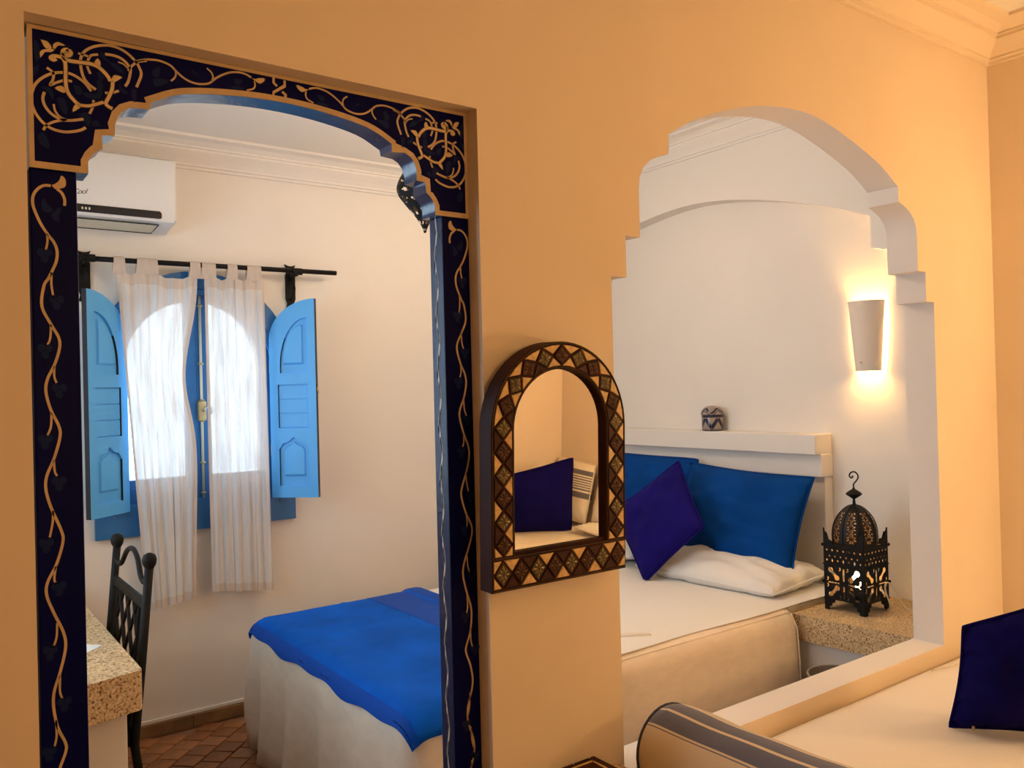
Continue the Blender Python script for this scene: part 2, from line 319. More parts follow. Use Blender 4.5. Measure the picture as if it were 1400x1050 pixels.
DARKLEAF=[[(0.1845,2.12),(0.1911,2.111),(0.1929,2.086),(0.1881,2.072),(0.1839,2.087)],
[(0.1811,2.06),(0.1914,2.067),(0.1889,2.054),(0.1831,2.048)],
[(0.2016,2.127),(0.2247,2.131),(0.241,2.125),(0.2384,2.116),(0.2199,2.123)],
[(0.2434,2.126),(0.2542,2.135),(0.2624,2.129),(0.2503,2.12)],
[(0.193,2.03),(0.2044,2.033),(0.2123,2.025),(0.2109,2.011),(0.2042,2.023)],
[(0.2167,2.017),(0.2272,2.018),(0.2328,2.005),(0.2313,1.99),(0.2221,1.998)],
[(0.1869,1.948),(0.1949,1.954),(0.2027,1.942),(0.2036,1.929),(0.1911,1.933)],
[(0.249,1.993),(0.2623,2),(0.2693,1.99),(0.2654,1.975),(0.2584,1.983)],
[(0.2704,1.985),(0.2777,1.989),(0.2836,1.98),(0.2715,1.977)],
[(0.2853,2.123),(0.2926,2.12),(0.2948,2.108),(0.302,2.099),(0.291,2.102),(0.2851,2.111)],
[(0.2995,2.098),(0.3132,2.098),(0.3241,2.08),(0.3104,2.084)],
[(0.2794,2.072),(0.2881,2.077),(0.2915,2.067),(0.2852,2.057)],
[(0.2792,2.059),(0.2888,2.055),(0.2885,2.039),(0.2809,2.024),(0.28,2.043)],
[(0.3175,2.064),(0.3198,2.053),(0.331,2.046),(0.3221,2.043),(0.3148,2.052)],
[(0.3349,2.052),(0.3439,2.055),(0.3421,2.031),(0.3359,2.04)],
[(0.2429,2.044),(0.2547,2.041),(0.2545,2.029),(0.2462,2.029)],
[(0.2558,2.033),(0.2678,2.034),(0.2799,2.035),(0.2773,2.026),(0.2628,2.026)],
[(0.3711,2.098),(0.3842,2.111),(0.3826,2.086),(0.3729,2.086)],
[(0.3717,2.08),(0.3826,2.083),(0.401,2.081),(0.3768,2.066)],
[(0.4264,2.134),(0.4422,2.135),(0.4397,2.125),(0.4285,2.125)],
[(0.442,2.127),(0.4485,2.114),(0.4505,2.105),(0.4394,2.115)],
[(0.5196,2.118),(0.5353,2.122),(0.5277,2.104),(0.5193,2.107)],
[(0.5107,2.096),(0.5252,2.101),(0.5407,2.094),(0.5154,2.091)],
[(0.1908,1.837),(0.1947,1.844),(0.1992,1.835),(0.2074,1.825),(0.1998,1.819),(0.1915,1.824)],
[(0.2044,1.816),(0.213,1.826),(0.2207,1.831),(0.2166,1.816),(0.2174,1.806),(0.208,1.809)]]
GRAPES=[(0.1938,1.748),(0.2103,1.67),(0.1918,1.587),(0.2115,1.52),(0.1889,1.435),(0.2084,1.363),(0.1873,1.261),(0.205,1.186),(0.1895,1.081),(0.209,0.9909),(0.185,0.9137)]

# ================================================================ THE ROOMS
def two_tone(o, m2, test):
    """second material (index 1) on faces whose normal passes the test"""
    o.data.materials.append(m2)
    for p in o.data.polygons:
        if test(p): p.material_index=1
# ---- floor: slab with grout, terracotta tiles laid on the diagonal
struct(MB().box(-1.8,-2.9,-.12,3.75,2.75,-.012).build('floor',M['grout']))
floor=bpy.data.objects['floor']
tm=[]
for k,m in enumerate(('terra','terra2')):
    t=MB().box(-.046,-.046,-.012,.046,.046,.0,.0035).build('tile',M[m]); tm.append(t.data); bpy.data.objects.remove(t)
nt=0; rest=MB(); pit=.098
def tile_ok(x,y): return -.09<x<3.45 and .0<y<2.39
for i in range(-40,60):
    for j in range(-40,60):
        u=i*pit+(.5*pit if j%2 else 0); v=j*pit
        x=.2+(u-v)*.70711; y=1.2+(u+v)*.70711
        if not tile_ok(x,y): continue
        if .50<x<1.34 and 1.25<y<2.39 and nt<290:
            o=bpy.data.objects.new('tile',random.choice(tm)); o.location=(x,y,random.uniform(-.0012,.0012)); o.rotation_euler=(random.uniform(-.006,.006),random.uniform(-.006,.006),radians(45)); link(o,floor); nt+=1
        elif (x<1.3 or y<.6):
            h=.046*1.41421; rest.add([(x-h,y,0),(x,y-h,0),(x+h,y,0),(x,y+h,0)],[(0,1,2,3)])
o=rest.build('tile',M['terra'],floor); o['kind']='stuff'

# ---- partition wall with the doorway and the scalloped arch
c0=2.24
half=[(.795,.534),(.795,1.781),(.742,1.781),(.742,1.888),(.690,1.888),(.690,2.012),(.686,2.045),(.672,2.072),(.645,2.095),(.610,2.111),(.575,2.122),(.572,2.176)]
crown=[(p.x,p.y) for p in catmull([(-.572,2.176),(-.436,2.246),(-.2,2.318),(.02,2.342),(.2,2.318),(.436,2.246),(.572,2.176)],6)]
archL=[(c0-a,b) for a,b in half]+[(c0+a,b) for a,b in crown[1:-1]]+[(c0+a,b) for a,b in reversed(half)]
outer=[(-1.7,-.0),(.166,0),(.166,2.136),(1.0485,2.134),(1.0485,0),(3.5,0),(3.5,2.86),(-1.7,2.86)]
o=MB().plate([outer,archL],0,.113,XZ).build('wall_partition',M['cream'],None,sharp=32); struct(o)
two_tone(o,M['white'],lambda p:p.normal.y>-.9 and p.center.x>1.2)  # arch reveals whiter: missing warm lamplight is put into their colour
# ---- other walls
struct(MB().box(3.5,-2.9,0,3.7,0,2.86).add([],[]).build('wall_right_guest',M['cream']))
struct(MB().box(-1.8,-2.9,0,3.5,-2.8,2.86).build('wall_back_guest',M['cream']))
struct(MB().box(-1.8,-2.8,0,-1.7,.113,2.86).build('wall_left_guest',M['cream']))
struct(MB().plate([[(.113,0),(2.44,0),(2.44,2.86),(.113,2.86)],[(.45,.98),(2.05,.98),(2.05,2.2),(.45,2.2)]],-.2,-.1,YZ).build('wall_left_bedroom',M['white']))
w2=thing('added_side_window','unseen side window over the desk, added to bring daylight in','window',(-.15,1.25,.98)); w2['kind']='structure'; del w2['category']  # unseen opening added to throw sky light on shutters and niche
MB().plate([[(.45,.98),(2.05,.98),(2.05,2.2),(.45,2.2)],[(.51,1.04),(1.225,1.04),(1.225,2.14),(.51,2.14)],[(1.275,1.04),(1.99,1.04),(1.99,2.14),(1.275,2.14)]],-.17,-.13,YZ).build('window_frame',M['frameblue'],w2)
for y0 in (.50,1.265): MB().box(-.152,y0,1.03,-.148,y0+.735,2.15).build('pane',M['glass'],w2)
# right bedroom wall with the arched niche over the bed
niche=[(.18,.0),(.18,2.07),(.453,2.078),(.468,2.084),(.511,2.092),(.511,2.236)]
niche+=[(p.x,p.y) for p in catmull([(.511,2.236),(.616,2.28),(.843,2.357),(.996,2.401),(1.159,2.439),(1.332,2.470),(1.521,2.488),(1.72,2.485),(1.945,2.460),(2.12,2.425),(2.3,2.33)],5)][1:]
niche+=[(2.3,2.16),(2.38,2.15),(2.38,0)]
outr=[(.0,0)]+niche+[(2.44,0),(2.44,2.86),(0,2.86)]
o=MB().plate([outr],3.5,3.6,YZ).build('wall_right_bedroom',M['white'],None,sharp=32); struct(o)
struct(MB().box(3.6,0,0,3.7,2.75,2.86).build('wall_niche',M['white']))
# window wall with an arched opening
wc=1.1
win=[(wc-.375,.98)]+[(wc-.375,1.64)]+arc(wc,1.64,.375,180,0,20)[1:-1]+[(wc+.375,1.64),(wc+.375,.98)]
struct(MB().plate([[(-.2,0),(3.6,0),(3.6,2.86),(-.2,2.86)],win],2.44,2.74,XZ).build('wall_window',M['white'],None,sharp=32))
struct(MB().box(-1.8,-2.9,2.86,3.7,2.75,2.98).build('ceiling',M['ceil']))
struct(MB().box(-.1,.113,2.685,2.6,2.44,2.86).build('ceiling_lower',M['ceil']))
# ---- cornices
prof=[(0,0),(.012,0),(.013,.012),(.022,.015),(.022,.024),(.036,.042),(.068,.072),(.068,.083),(.078,.084),(.078,.092),(.105,.108),(.150,.113),(.150,.125),(0,.125)]
def cornice(n,p0,p1,nrm,z,s0=1,s1=1,m='white',k=1.0):
    p0=Vector((*p0,0)); p1=Vector((*p1,0)); t=(p1-p0).normalized(); nv=Vector((*nrm,0)); q=[]
    for p,sg in ((p0,s0),(p1,-s1)):
        for d,h in prof: q.append(p+nv*d*k+t*d*k*sg+Vector((0,0,z+h*k)))
    L=len(prof); Fc=[(i,(i+1)%L,L+(i+1)%L,L+i) for i in range(L)]+[tuple(range(L)),tuple(range(L,2*L))]
    struct(mesh('trim_%d'%n,q,Fc,M[m]))
cornice(1,(-1.7,0),(3.5,0),(0,-1),2.735,m='cream')
cornice(2,(3.5,0),(3.5,-2.8),(-1,0),2.735,m='cream')
cornice(3,(3.5,.113),(3.5,2.44),(-1,0),2.742,k=.94)
cornice(4,(-.1,2.44),(2.6,2.44),(0,-1),2.56,0,0)
cornice(5,(-.1,.113),(-.1,2.44),(1,0),2.56,0,0)
cornice(6,(-1.7,-2.8),(3.5,-2.8),(0,1),2.735,m='cream')
# ---- skirting: a white plaster fillet and terracotta skirting tiles under the window
struct(MB().box(-.1,2.431,.055,3.5,2.44,.072,.003).build('baseboard_plaster',M['white']))
sk=struct(MB().box(-.1,2.432,-.012,3.5,2.44,.055).build('baseboard_window',M['grout']))
for k in range(12):
    x=-.09+k*.29-.0 ; x0=max(-.1,x-.0); x1=min(3.49,x0+.284)
    MB().box(1.04-4*.29+k*.29+.002,2.422,0,1.04-4*.29+k*.29+.288,2.433,.052,.002).build('tile',M['skirt'],sk) if 1.04-4*.29+k*.29+.288<3.5 and 1.04-4*.29+k*.29>-.12 else None

# ================================================================ PAINTED DOORWAY
# the vine runs on down to the floor: repeat its last wave
_w,_P=JVINE[0]; _P=list(_P); _z0=min(b for a,b in _P); _T=.152
_seg=[(a,b) for a,b in _P if b<_z0+_T*1.1]; _xm=(max(a for a,b in _seg)+min(a for a,b in _seg))/2+.001; _A=(max(a for a,b in _seg)-min(a for a,b in _seg))/2
_zt=max(_seg,key=lambda q:q[0])[1]; _z=_z0-.022
while _z>.02: _P.append((_xm+_A*cos(2*pi*(_z-_zt)/_T),_z)); _z-=.019
JVINE[0]=(_w,_P)
for _k in range(1,12):      # side twigs and their berries
    _zb=_zt-_T*.25-_T*.5*_k; _s=1 if _k%2 else -1
    if .06<_zb<_z0-.02:
        _x=_xm+_A*cos(2*pi*(_zb-_zt)/_T)
        JVINE.append((.0034,[(_x,_zb+.01),(_x+_s*.002,_zb-.02),(_x+_s*.008,_zb-.045)])); GRAPES.append((_x+_s*.011,_zb-.060))
dc=.611; Y0,Y1=.045,.100
hs=[(.348,1.893),(.348,1.914),(.343,1.924),(.335,1.934),(.327,1.940),(.326,1.964),(.305,1.967),(.304,1.985),(.298,2.003),(.289,2.014),(.275,2.021),(.246,2.023),(.244,2.036)]
cr=[(p.x,p.y) for p in catmull([(-.244,2.036),(-.188,2.061),(-.096,2.076),(0,2.081),(.096,2.076),(.188,2.061),(.244,2.036)],5)]
scal=[(dc-a,b) for a,b in hs]+[(dc+a,b) for a,b in cr[1:-1]]+[(dc+a,b) for a,b in reversed(hs)]
XL,XR=dc-.437,dc+.437; ZB=1.893; ZT=2.134
dr=thing('door_frame','navy painted wooden doorway surround with gold scrollwork and scalloped arch','door frame',(dc,Y0,0))
for s in (-1,1):
    xa,xb=sorted((dc+s*.437,dc+s*.366))
    jb=MB().box(xa,Y0,0,xb,Y1,ZB,.003).build('jamb',M['navy'],dr)
    # inner face a shade bluer
    two_tone(jb,M['navy2'],lambda p:p.normal.x*s<-.9)
    mb=MB(); off=.0006
    for i,(w,P) in enumerate(JVINE):
        ribbon(mb,[(p if s<0 else 2*dc-p,z) for p,z in P],w,lambda a,b:(a,Y0-off,b))
    blob(mb,[(p if s<0 else 2*dc-p,z) for p,z in GOLDLEAF[-1]],lambda a,b:(a,Y0-off*1.3,b))
    mb.build('painted_vine',M['gold'],jb)
    mb=MB()
    for gx,gz in GRAPES:
        gx=gx if s<0 else 2*dc-gx
        for q in range(3): blob(mb,[(gx+.0065*cos(q*2.1+.5)+.0062*cos(t*pi/3),gz+.0075*sin(q*2.1+.5)+.007*sin(t*pi/3)) for t in range(6)],lambda a,b:(a,Y0-off,b),2)
    for P in DARKLEAF[-2:]: blob(mb,[(p if s<0 else 2*dc-p,z) for p,z in P],lambda a,b:(a,Y0-off,b))
    mb.build('painted_grapes',M['greypaint'],jb)
    if s>0: # pale vine on the visible inner face
        mb=MB(); P=[];z=1.86;k=0
        while z>.02: P.append((.072+(.0052 if k%2 else -.0052),z)); z-=.062; k+=1
        ribbon(mb,P,.0062,lambda a,b:(dc+.366-.0006,a,b))
        for k,(a,z) in enumerate(P):
            d=-1 if k%2 else 1
            ribbon(mb,[(a,z-.004),(a+d*.004,z+.02),(a+d*.0055,z+.034)],.0048,lambda a,b:(dc+.366-.0006,a,b),taper=True)
        mb.build('painted_vine',M['palevine'],jb)
        mb=MB()
        for k,(a,z) in enumerate(P):
            d=-1 if k%2 else 1
            if k%2==0: blob(mb,[(a+d*.0125+.0035*cos(t*pi/3),z+.050+.010*sin(t*pi/3)) for t in range(6)],lambda a,b:(dc+.366-.0006,a,b),2)
        mb.build('painted_leaf',M['greypaint'],jb)
head=MB().plate([[(XL,ZB)]+scal+[(XR,ZB),(XR,ZT),(XL,ZT)]],Y0-.002,Y1,XZ).build('spandrel',M['navy'],dr,sharp=35)
two_tone(head,M['navy3'],lambda p:abs(p.normal.y)<.3)
YP=Y0-.0026
# gold border: straight edges + the scalloped contour
mb=MB(); fn=lambda a,b:(a,YP,b); g=.0115
ins=[(dc-.348-.004,ZB+g/2)]
cont=[]
for a,b in scal:
    cont.append((a,b))
inner=[]
for i,(a,b) in enumerate(cont):   # offset the contour outwards into the board by half the border
    p0=Vector(cont[max(i-1,0)]); p1=Vector(cont[min(i+1,len(cont)-1)]); t=(p1-p0).normalized(); inner.append((a-t.y*g/2,b+t.x*g/2))
inner[0]=(inner[0][0],ZB+.002); inner[-1]=(inner[-1][0],ZB+.002)
ribbon(mb,inner,g,fn,smooth=False)
fh=lambda a,b:(a,YP-.0005,b); ribbon(mb,[(XL+g*.3,ZB+g/2),(inner[0][0]+g*.5,ZB+g/2)],g,fh,smooth=False)
ribbon(mb,[(inner[-1][0]-g*.5,ZB+g/2),(XR-g*.3,ZB+g/2)],g,fh,smooth=False)
fv=lambda a,b:(a,YP-.0002,b); ribbon(mb,[(XL+g*.35,ZB),(XL+g*.35,ZT)],g*.7,fv,smooth=False); ribbon(mb,[(XR-g*.35,ZB),(XR-g*.35,ZT)],g*.7,fv,smooth=False); fn0=fn; fn=lambda a,b:(a,YP-.0004,b)
ribbon(mb,[(XL,ZT-g*.3),(XR,ZT-g*.3)],g*.6,fn,smooth=False)
mb.build('gold_border',M['gold'],head); fn=fn0
sq=lambda P:[(a,b-.0125*min(1,max(0,(b-2.083)/.053))) for a,b in P]   # keep the painting clear of the top border
for s in (-1,1):
    mx=lambda p:[(a if s<0 else 2*dc-a,b) for a,b in sq(p)]
    mb=MB()
    for P in DARKLEAF[:-2]: blob(mb,mx([(a,min(b,ZT-.016)) for a,b in P]),fn,3)
    mb.build('painted_leaf',M['greypaint'],head)
    mb=MB()
    for w,P in SCROLL+VINE: ribbon(mb,mx(P),w,lambda a,b:(a,YP-.0004,b))
    mb.build('painted_scroll',M['gold'],head)
    mb=MB()   # dark outline under the brighter scrolls
    for w,P in FANCY: ribbon(mb,mx(P),w*1.5,lambda a,b:(a,YP-.0008,b))
    for P in GOLDLEAF[:-1]:
        c=Vector((sum(p[0] for p in P)/len(P),sum(p[1] for p in P)/len(P))); blob(mb,mx([(c.x+(a-c.x)*1.22,c.y+(b-c.y)*1.22) for a,b in P]),lambda a,b:(a,YP-.0008,b))
    mb.build('painted_outline',M['ink'],head)
    mb=MB()
    for w,P in FANCY: ribbon(mb,mx(P),w,lambda a,b:(a,YP-.0012,b))
    for P in GOLDLEAF[:-1]: blob(mb,mx(P),lambda a,b:(a,YP-.0012,b))
    mb.build('painted_scroll',M['gold2'],head)
mb=MB()
for w,P in TWIST: ribbon(mb,sq(P),w,lambda a,b:(a,YP-.0006,b),smooth=False)
mb.build('painted_knot',M['gold'],head)

# ================================================================ WINDOW
wf=thing('window_1','arched deep blue window with sheer curtains and brass bolt behind them','window',(wc,2.44,.9)); wf['kind']='structure'; del wf['category']
def archring(r0,r1,z0,zc):
    return [(wc-r1,z0),(wc-r1,zc)]+arc(wc,zc,r1,180,0,24)[1:-1]+[(wc+r1,zc),(wc+r1,z0)], [(wc-r0,z0+.085),(wc-r0,zc)]+arc(wc,zc,r0,180,0,24)[1:-1]+[(wc+r0,zc),(wc+r0,z0+.085)]
a,b=archring(.372,.448,.897,1.637)
MB().plate([a,b],2.416,2.44,XZ).build('window_frame',M['frameblue'],wf,sharp=30)
a,b=archring(.340,.366,.955,1.637)
MB().plate([a,b],2.425,2.418,XZ).build('window_bead',M['frameblue'],wf,sharp=30)
# two casement leaves
for s in (-1,1):
    x0,x1=wc+s*.006,wc+s*.372
    def half_arch(r,zl,xin):
        pts=[(xin,zl)]; n=12
        a0=math.asin(min(1,max(-1,abs(xin-wc)/r)))
        pts.append((xin,1.64+r*cos(a0)))
        for i in range(1,n+1):
            q=a0+(pi/2-a0)*i/n; pts.append((wc+s*r*sin(q),1.64+r*cos(q)))
        pts.append((wc+s*r,zl)); return pts
    lf=MB().plate([half_arch(.374,.985,wc+s*.0006),half_arch(.31,1.14,wc+s*.05)],2.462,2.50,XZ).build('casement',M['frameblue'],wf,sharp=30)
    MB().plate([half_arch(.315,1.13,wc+s*.045)],2.478,2.482,XZ).build('pane',M['glass'],lf)
    xa,xb=sorted((wc+s*.075,wc+s*.30))
    MB().box(xa,2.452,1.015,xb,2.463,1.105,.004).build('lower_panel',M['frameblue'],lf)
# espagnolette bolt
bo=MB().tube([(wc+.018,2.452,1.02),(wc+.018,2.452,2.0)],.0065,10).build('bolt_rod',M['rod'],wf,smooth=True)
lk=MB().box(wc-.002,2.436,1.395,wc+.036,2.460,1.485,.005).build('bolt_lock',M['brass'],wf)
MB().tube([(wc+.020,2.434,1.44),(wc+.024,2.415,1.45),(wc+.042,2.408,1.462),(wc+.052,2.408,1.445),(wc+.048,2.41,1.425)],.0055,8).build('bolt_handle',M['chrome'],lk,smooth=True)
for z in (1.06,1.2,1.395,1.49,1.66,1.93):
    MB().lathe([(.010,z-.005),(.013,z-.002),(.013,z+.002),(.010,z+.005)],wc+.018,2.452,12).build('bolt_guide',M['brass'],wf,sharp=40)
# ---- shutters, folded back into the room
def shutter(name,label,hx,ang,s):
    t=thing(name,label,'shutter',(hx,2.425,1.01)); w=.235; h0,h1=.755,.955
    d=Vector((s*cos(ang),-sin(ang),0)); n=Vector((-s*sin(ang),-cos(ang),0))   # n faces the camera
    fn=lambda a,b,c:Vector((hx,2.425,1.01))+d*a+n*c+Vector((0,0,b))
    top=[(w-w*cos(q),h0+(h1-h0)*sin(q)) for q in [pi/2*i/14 for i in range(15)]]
    outl=[(0,0)]+top+[(w,0)]
    m=.042
    qa=[(m+.012,.60)]+[(w-m-(w-2*m-.012)*cos(q),.63+(.235)*sin(q)) for q in [pi/2*i/10 for i in range(11)]]+[(w-m,.60)]
    mid=[(m,.335),(m,.545),(w-m,.545),(w-m,.335)]
    bot=[(m,.055),(m,.235),(m+.02,.262),(m+.045,.268),(w/2,.292),(w-m-.045,.268),(w-m-.02,.262),(w-m,.235),(w-m,.055)]
    f=MB().plate([outl,qa,mid,bot],0,.024,fn).build('frame',M['shutter'],t,sharp=30); two_tone(f,M['edge'],lambda p:p.normal.dot(d)>.9)
    MB().plate([[(.015,.03),(.015,h0-.01)]+[(a*.94+.001,b-.015) for a,b in top[1:-1]]+[(w-.015,h1-.02),(w-.015,.03)]],.004,.013,fn).build('backing',M['shutter'],t)
    def inset(P,k):
        cx=sum(p[0] for p in P)/len(P); cy=sum(p[1] for p in P)/len(P)
        return [(cx+(a-cx)*k,cy+(b-cy)*k*1.0) for a,b in P]
    for nm,P,k in (('arched_panel',qa,.74),('pointed_panel',bot,.72)):
        i=inset(P,k); i2=inset(P,k*.9); L=len(P)
        V=[fn(a,b,.012) for a,b in i]+[fn(a,b,.021) for a,b in i2]
        mesh(nm,V,[(j,(j+1)%L,L+(j+1)%L,L+j) for j in range(L)]+[tuple(range(L,2*L))],M['shutter'],t)
    for k in range(3):
        z0=.340+k*.068; MB().plate([[(m+.003,z0),(m+.003,z0+.064),(w-m-.003,z0+.064),(w-m-.003,z0)]],.012,.018,fn).build('board',M['shutter'],t)
    for z in (.2,.6): MB().tube([fn(-.004,z,.004),fn(-.004,z+.06,.004)],.006,8).build('hinge',M['brass'],t,smooth=True)
    if s>0: MB().tube([fn(w+.004,.50,.012),fn(w+.004,.53,.012)],.005,8).build('catch',M['brass'],t,smooth=True)
shutter('shutter','sky blue panelled shutter folded back against wall on right of the sheer curtains',wc+.345,radians(45),1)
shutter('shutter','sky blue panelled shutter on left of the curtains, partly behind the painted door jamb',wc-.325,radians(40),-1)

# ---- curtain rod, brackets
rd=thing('curtain_rod','black wrought iron curtain rod on two brackets above the blue window','curtain rod',(wc,2.36,2.107))
MB().tube([(.38,2.36,2.1035),(1.765,2.36,2.111)],.0115,12).build('pole',M['iron'],rd,smooth=True)
for x in (.632,1.553):
    z=2.107
    pl=[(-.019,-.165),(-.023,-.170),(-.019,-.178),(.019,-.178),(.023,-.170),(.016,-.150),(.024,-.128),(.024,-.012),(.015,.012),(.027,.042),(.013,.036),(0,.034),(-.013,.036),(-.027,.042),(-.015,.012),(-.024,-.012),(-.024,-.128),(-.016,-.150)]
    br=MB().plate([[(x+a,z+b) for a,b in pl]],2.428,2.44,XZ)
    br.box(x-.009,2.345,z-.024,x+.009,2.432,z-.010,.002)
    sw=[(2.428-.052*sin(pi*i/12),z-.03-.105*i/12) for i in range(13)]
    br.tube([(x,a,b) for a,b in sw],.005,8).tube([(x,2.40+.016*cos(q),z-.062+.016*sin(q)) for q in [i*pi/5 for i in range(9)]],.004,6)
    br.build('bracket',M['iron'],rd,sharp=40)
    MB().tube([(x-.016,2.36,z),(x+.032,2.36,z)],.0165,12).build('collar',M['iron'],rd,sharp=40)
# ---- sheer curtains
def curtain(label,xl,xr,hem,tabs,seed,ncorr,edge=None):
    yc=2.36; rz=2.107; t=thing('curtain',label,'curtain',((xl[0]+xr[0])/2,yc,hem[0]),group=None)
    nu,nv=96,60; rnd=random.Random(seed); ph=[rnd.uniform(0,6.28) for _ in range(6)]
    def edges(v):
        a=xl[0]+(xl[1]-xl[0])*v; b=xr[0]+(xr[1]-xr[0])*v
        if edge: b+=edge(v)
        return a,b
    def P(u,v):   # v 0 top .. 1 bottom
        a,b=edges(v); x=a+(b-a)*u
        amp=.007+.003*v; f=ncorr
        w=sin(2*pi*f*u+ph[0])+.55*sin(2*pi*f*1.83*u+ph[1]+v*1.4)+.35*sin(2*pi*f*3.1*u+ph[2]-v*2)
        y=yc+amp*.55*w-.004
        # scalloped head between the tabs
        near=min(abs(x-tx)-tw/2 for tx,tw in tabs); near=max(0,near)
        ztop=rz-.052-.016*min(1,near/.03)
        zb=hem[0]+(hem[1]-hem[0])*u+.0015*w
        x+=.006*sin(2*pi*f*u*1.3+ph[3])*(.3+.7*v)
        return Vector((x,y,ztop+(zb-ztop)*v))
    def strip(v0,v1,n,nm,m,dy=0):
        V=[];Fc=[]
        for j in range(n+1):
            for i in range(nu+1):
                q=P(i/nu,v0+(v1-v0)*j/n); q.y+=dy; V.append(q)
        for j in range(n):
            for i in range(nu): k=j*(nu+1)+i; Fc.append((k,k+1,k+nu+2,k+nu+1))
        return mesh(nm,V,Fc,m,t,smooth=True)
    strip(.033,.975,nv,'panel',M['sheer']); hd=strip(0,.033,3,'heading',M['hem']); strip(.975,1,2,'hem',M['hem'])
    # side hem
    for nm,u0,u1 in (('side_hem',0,.035),('side_hem',.965,1)):
        V=[];Fc=[]
        for j in range(41):
            for u in (u0,(u0+u1)/2,u1): q=P(u,.03+.965*j/40); q.y-=.0025; V.append(q)
        for j in range(40):
            for i in range(2): k=j*3+i; Fc.append((k,k+1,k+4,k+3))
        mesh(nm,V,Fc,M['hem'],t,smooth=True)
    for tx,tw in tabs:   # tab: a band of cloth round the rod
        V=[];Fc=[]; path=[(yc-.004,rz-.062),(yc-.0145,rz-.03),(yc-.0150,rz)]+[(yc-.0150*cos(q),rz+.0150*sin(q)) for q in (pi/4,pi/2,3*pi/4)]+[(yc+.0150,rz),(yc+.0145,rz-.03),(yc+.002,rz-.062)]
        for (y,z) in path:
            for i in range(5): V.append((tx-tw/2+tw*i/4+.004*(rz-z)/.06*(-1 if i<2 else (1 if i>2 else 0)),y+.0015*sin(i*2.2),z))
        for j in range(len(path)-1):
            for i in range(4): k=j*5+i; Fc.append((k,k+1,k+6,k+5))
        mesh('tab',V,Fc,M['hem'],hd,smooth=True)
curtain('sheer white tab-top curtain on left, the longer one, hanging beside the desk chair',(.748,.845),(1.086,1.052),(.572,.60),[(.757,.045),(.871,.085),(1.075,.045)],3,5.0,edge=lambda v:-.055*math.exp(-((v-.3)/.16)**2)-.02*(v>.5)*(v-.5))
curtain('sheer white tab-top curtain on right, next to the folded blue shutter',(1.118,1.126),(1.392,1.405),(.615,.578),[(1.135,.062),(1.243,.045),(1.345,.066)],8,6.0)

# ================================================================ BEDROOM THINGS
# ---- air conditioner
ac=thing('air_conditioner','white wall air conditioner with black display strip above curtain rod','air conditioner',(.57,2.34,2.4))
pr_=[(2.438,2.246),(2.40,2.238),(2.275,2.257),(2.245,2.266),(2.236,2.28),(2.236,2.50),(2.25,2.535),(2.29,2.55),(2.438,2.55)]
bdy=MB().plate([pr_],.16,.962,YZ).build('body',M['plastic'],ac,sharp=35)
MB().plate([[(2.30,2.262),(2.245,2.275),(2.243,2.53),(2.30,2.54),(2.43,2.54),(2.43,2.262)]],.962,.972,YZ).build('end_cap',M['plastic'],ac,sharp=35)
MB().plate([[(.17,2.276),(.902,2.276),(.908,2.280),(.908,2.300),(.900,2.308),(.17,2.308)]],2.2335,2.237,XZ).build('display_strip',M['blackgloss'],bdy)
lv=[(2.262,2.2555),(2.28,2.251),(2.33,2.2435),(2.368,2.2395)]
V=[(x,y,z-.003) for x in(.17,.893) for y,z in lv]; mesh('louvre',V,[(i,i+1,5+i,4+i) for i in range(3)],M['louvre'],ac,smooth=True)
fr=MB()
for p,q in (((.17,2.258,2.253),(.900,2.258,2.253)),((.900,2.258,2.253),(.893,2.372,2.2355)),((.17,2.372,2.2355),(.893,2.372,2.2355))): fr.tube([p,q],.0022,6)
fr.build('louvre_seam',M['edge'],ac)
tcv=bpy.data.curves.new('lettering','FONT'); tcv.body='ArtCool'; tcv.size=.030; tcv.shear=.35; tcv.space_character=.85; tcv.align_x='RIGHT'
to=bpy.data.objects.new('lettering',tcv); me=bpy.data.meshes.new_from_object(to); bpy.data.objects.remove(to)
vs=[(.618+v.co.x,2.2355,2.352+v.co.y+v.co.x*.12) for v in me.vertices]; mesh('lettering',vs,[tuple(p.vertices) for p in me.polygons],M['ink'],bdy)
mk=MB()
for k in range(3): blob(mk,[(.60+k*.013+.004*cos(t),2.291+.006*sin(t)) for t in [i*pi/3 for i in range(6)]],lambda a,b:(a,2.2328,b),2)
mk.build('display_mark',M['chrome'],bdy)
# ---- desk, paper, chair
dk=thing('desk','built-in desk with thick pebble stone top on white masonry support','desk',(.2,1.6,0))
MB().plate([[(-.098,.775),(.512,.945),(.521,.958),(.523,2.37),(-.098,2.37)]],.640,.750,lambda a,b,c:(a,b,c)).build('desktop',M['stone'],dk)
MB().box(-.098,.985,0,.487,1.085,.64,.006).build('support',M['white'],dk); MB().box(-.098,2.27,0,.487,2.36,.64,.006).build('support',M['white'],dk)
pp=MB().plate([[(.4785,1.277),(.418,1.337),(.295,1.21),(.356,1.15)]],.7505,.7512,lambda a,b,c:(a,b,c)).build('paper',M['paper']); tag(pp,'white paper lying on the pebble stone desk','paper')
ch=thing('desk_chair','black wrought iron chair with lattice back tucked up to stone desk','chair',(.4,1.47,0))
def bx(z): return .607+(z-1.0)*.095
ya,yb=1.225,1.712
for y in (ya,yb):
    bpst=MB().tube([(.63,y,0),(.575,y,.25),(.552,y,.44),(bx(.7),y,.7),(bx(.985),y,.985)],.0135,10).build('back_post',M['iron'],ch,smooth=True)
    MB().lathe([(.006,.97),(.013,.975),(.020,.988),(.0225,1.002),(.018,1.016),(.006,1.023)],bx(.99),y,14).build('knob',M['iron'],bpst,smooth=True)
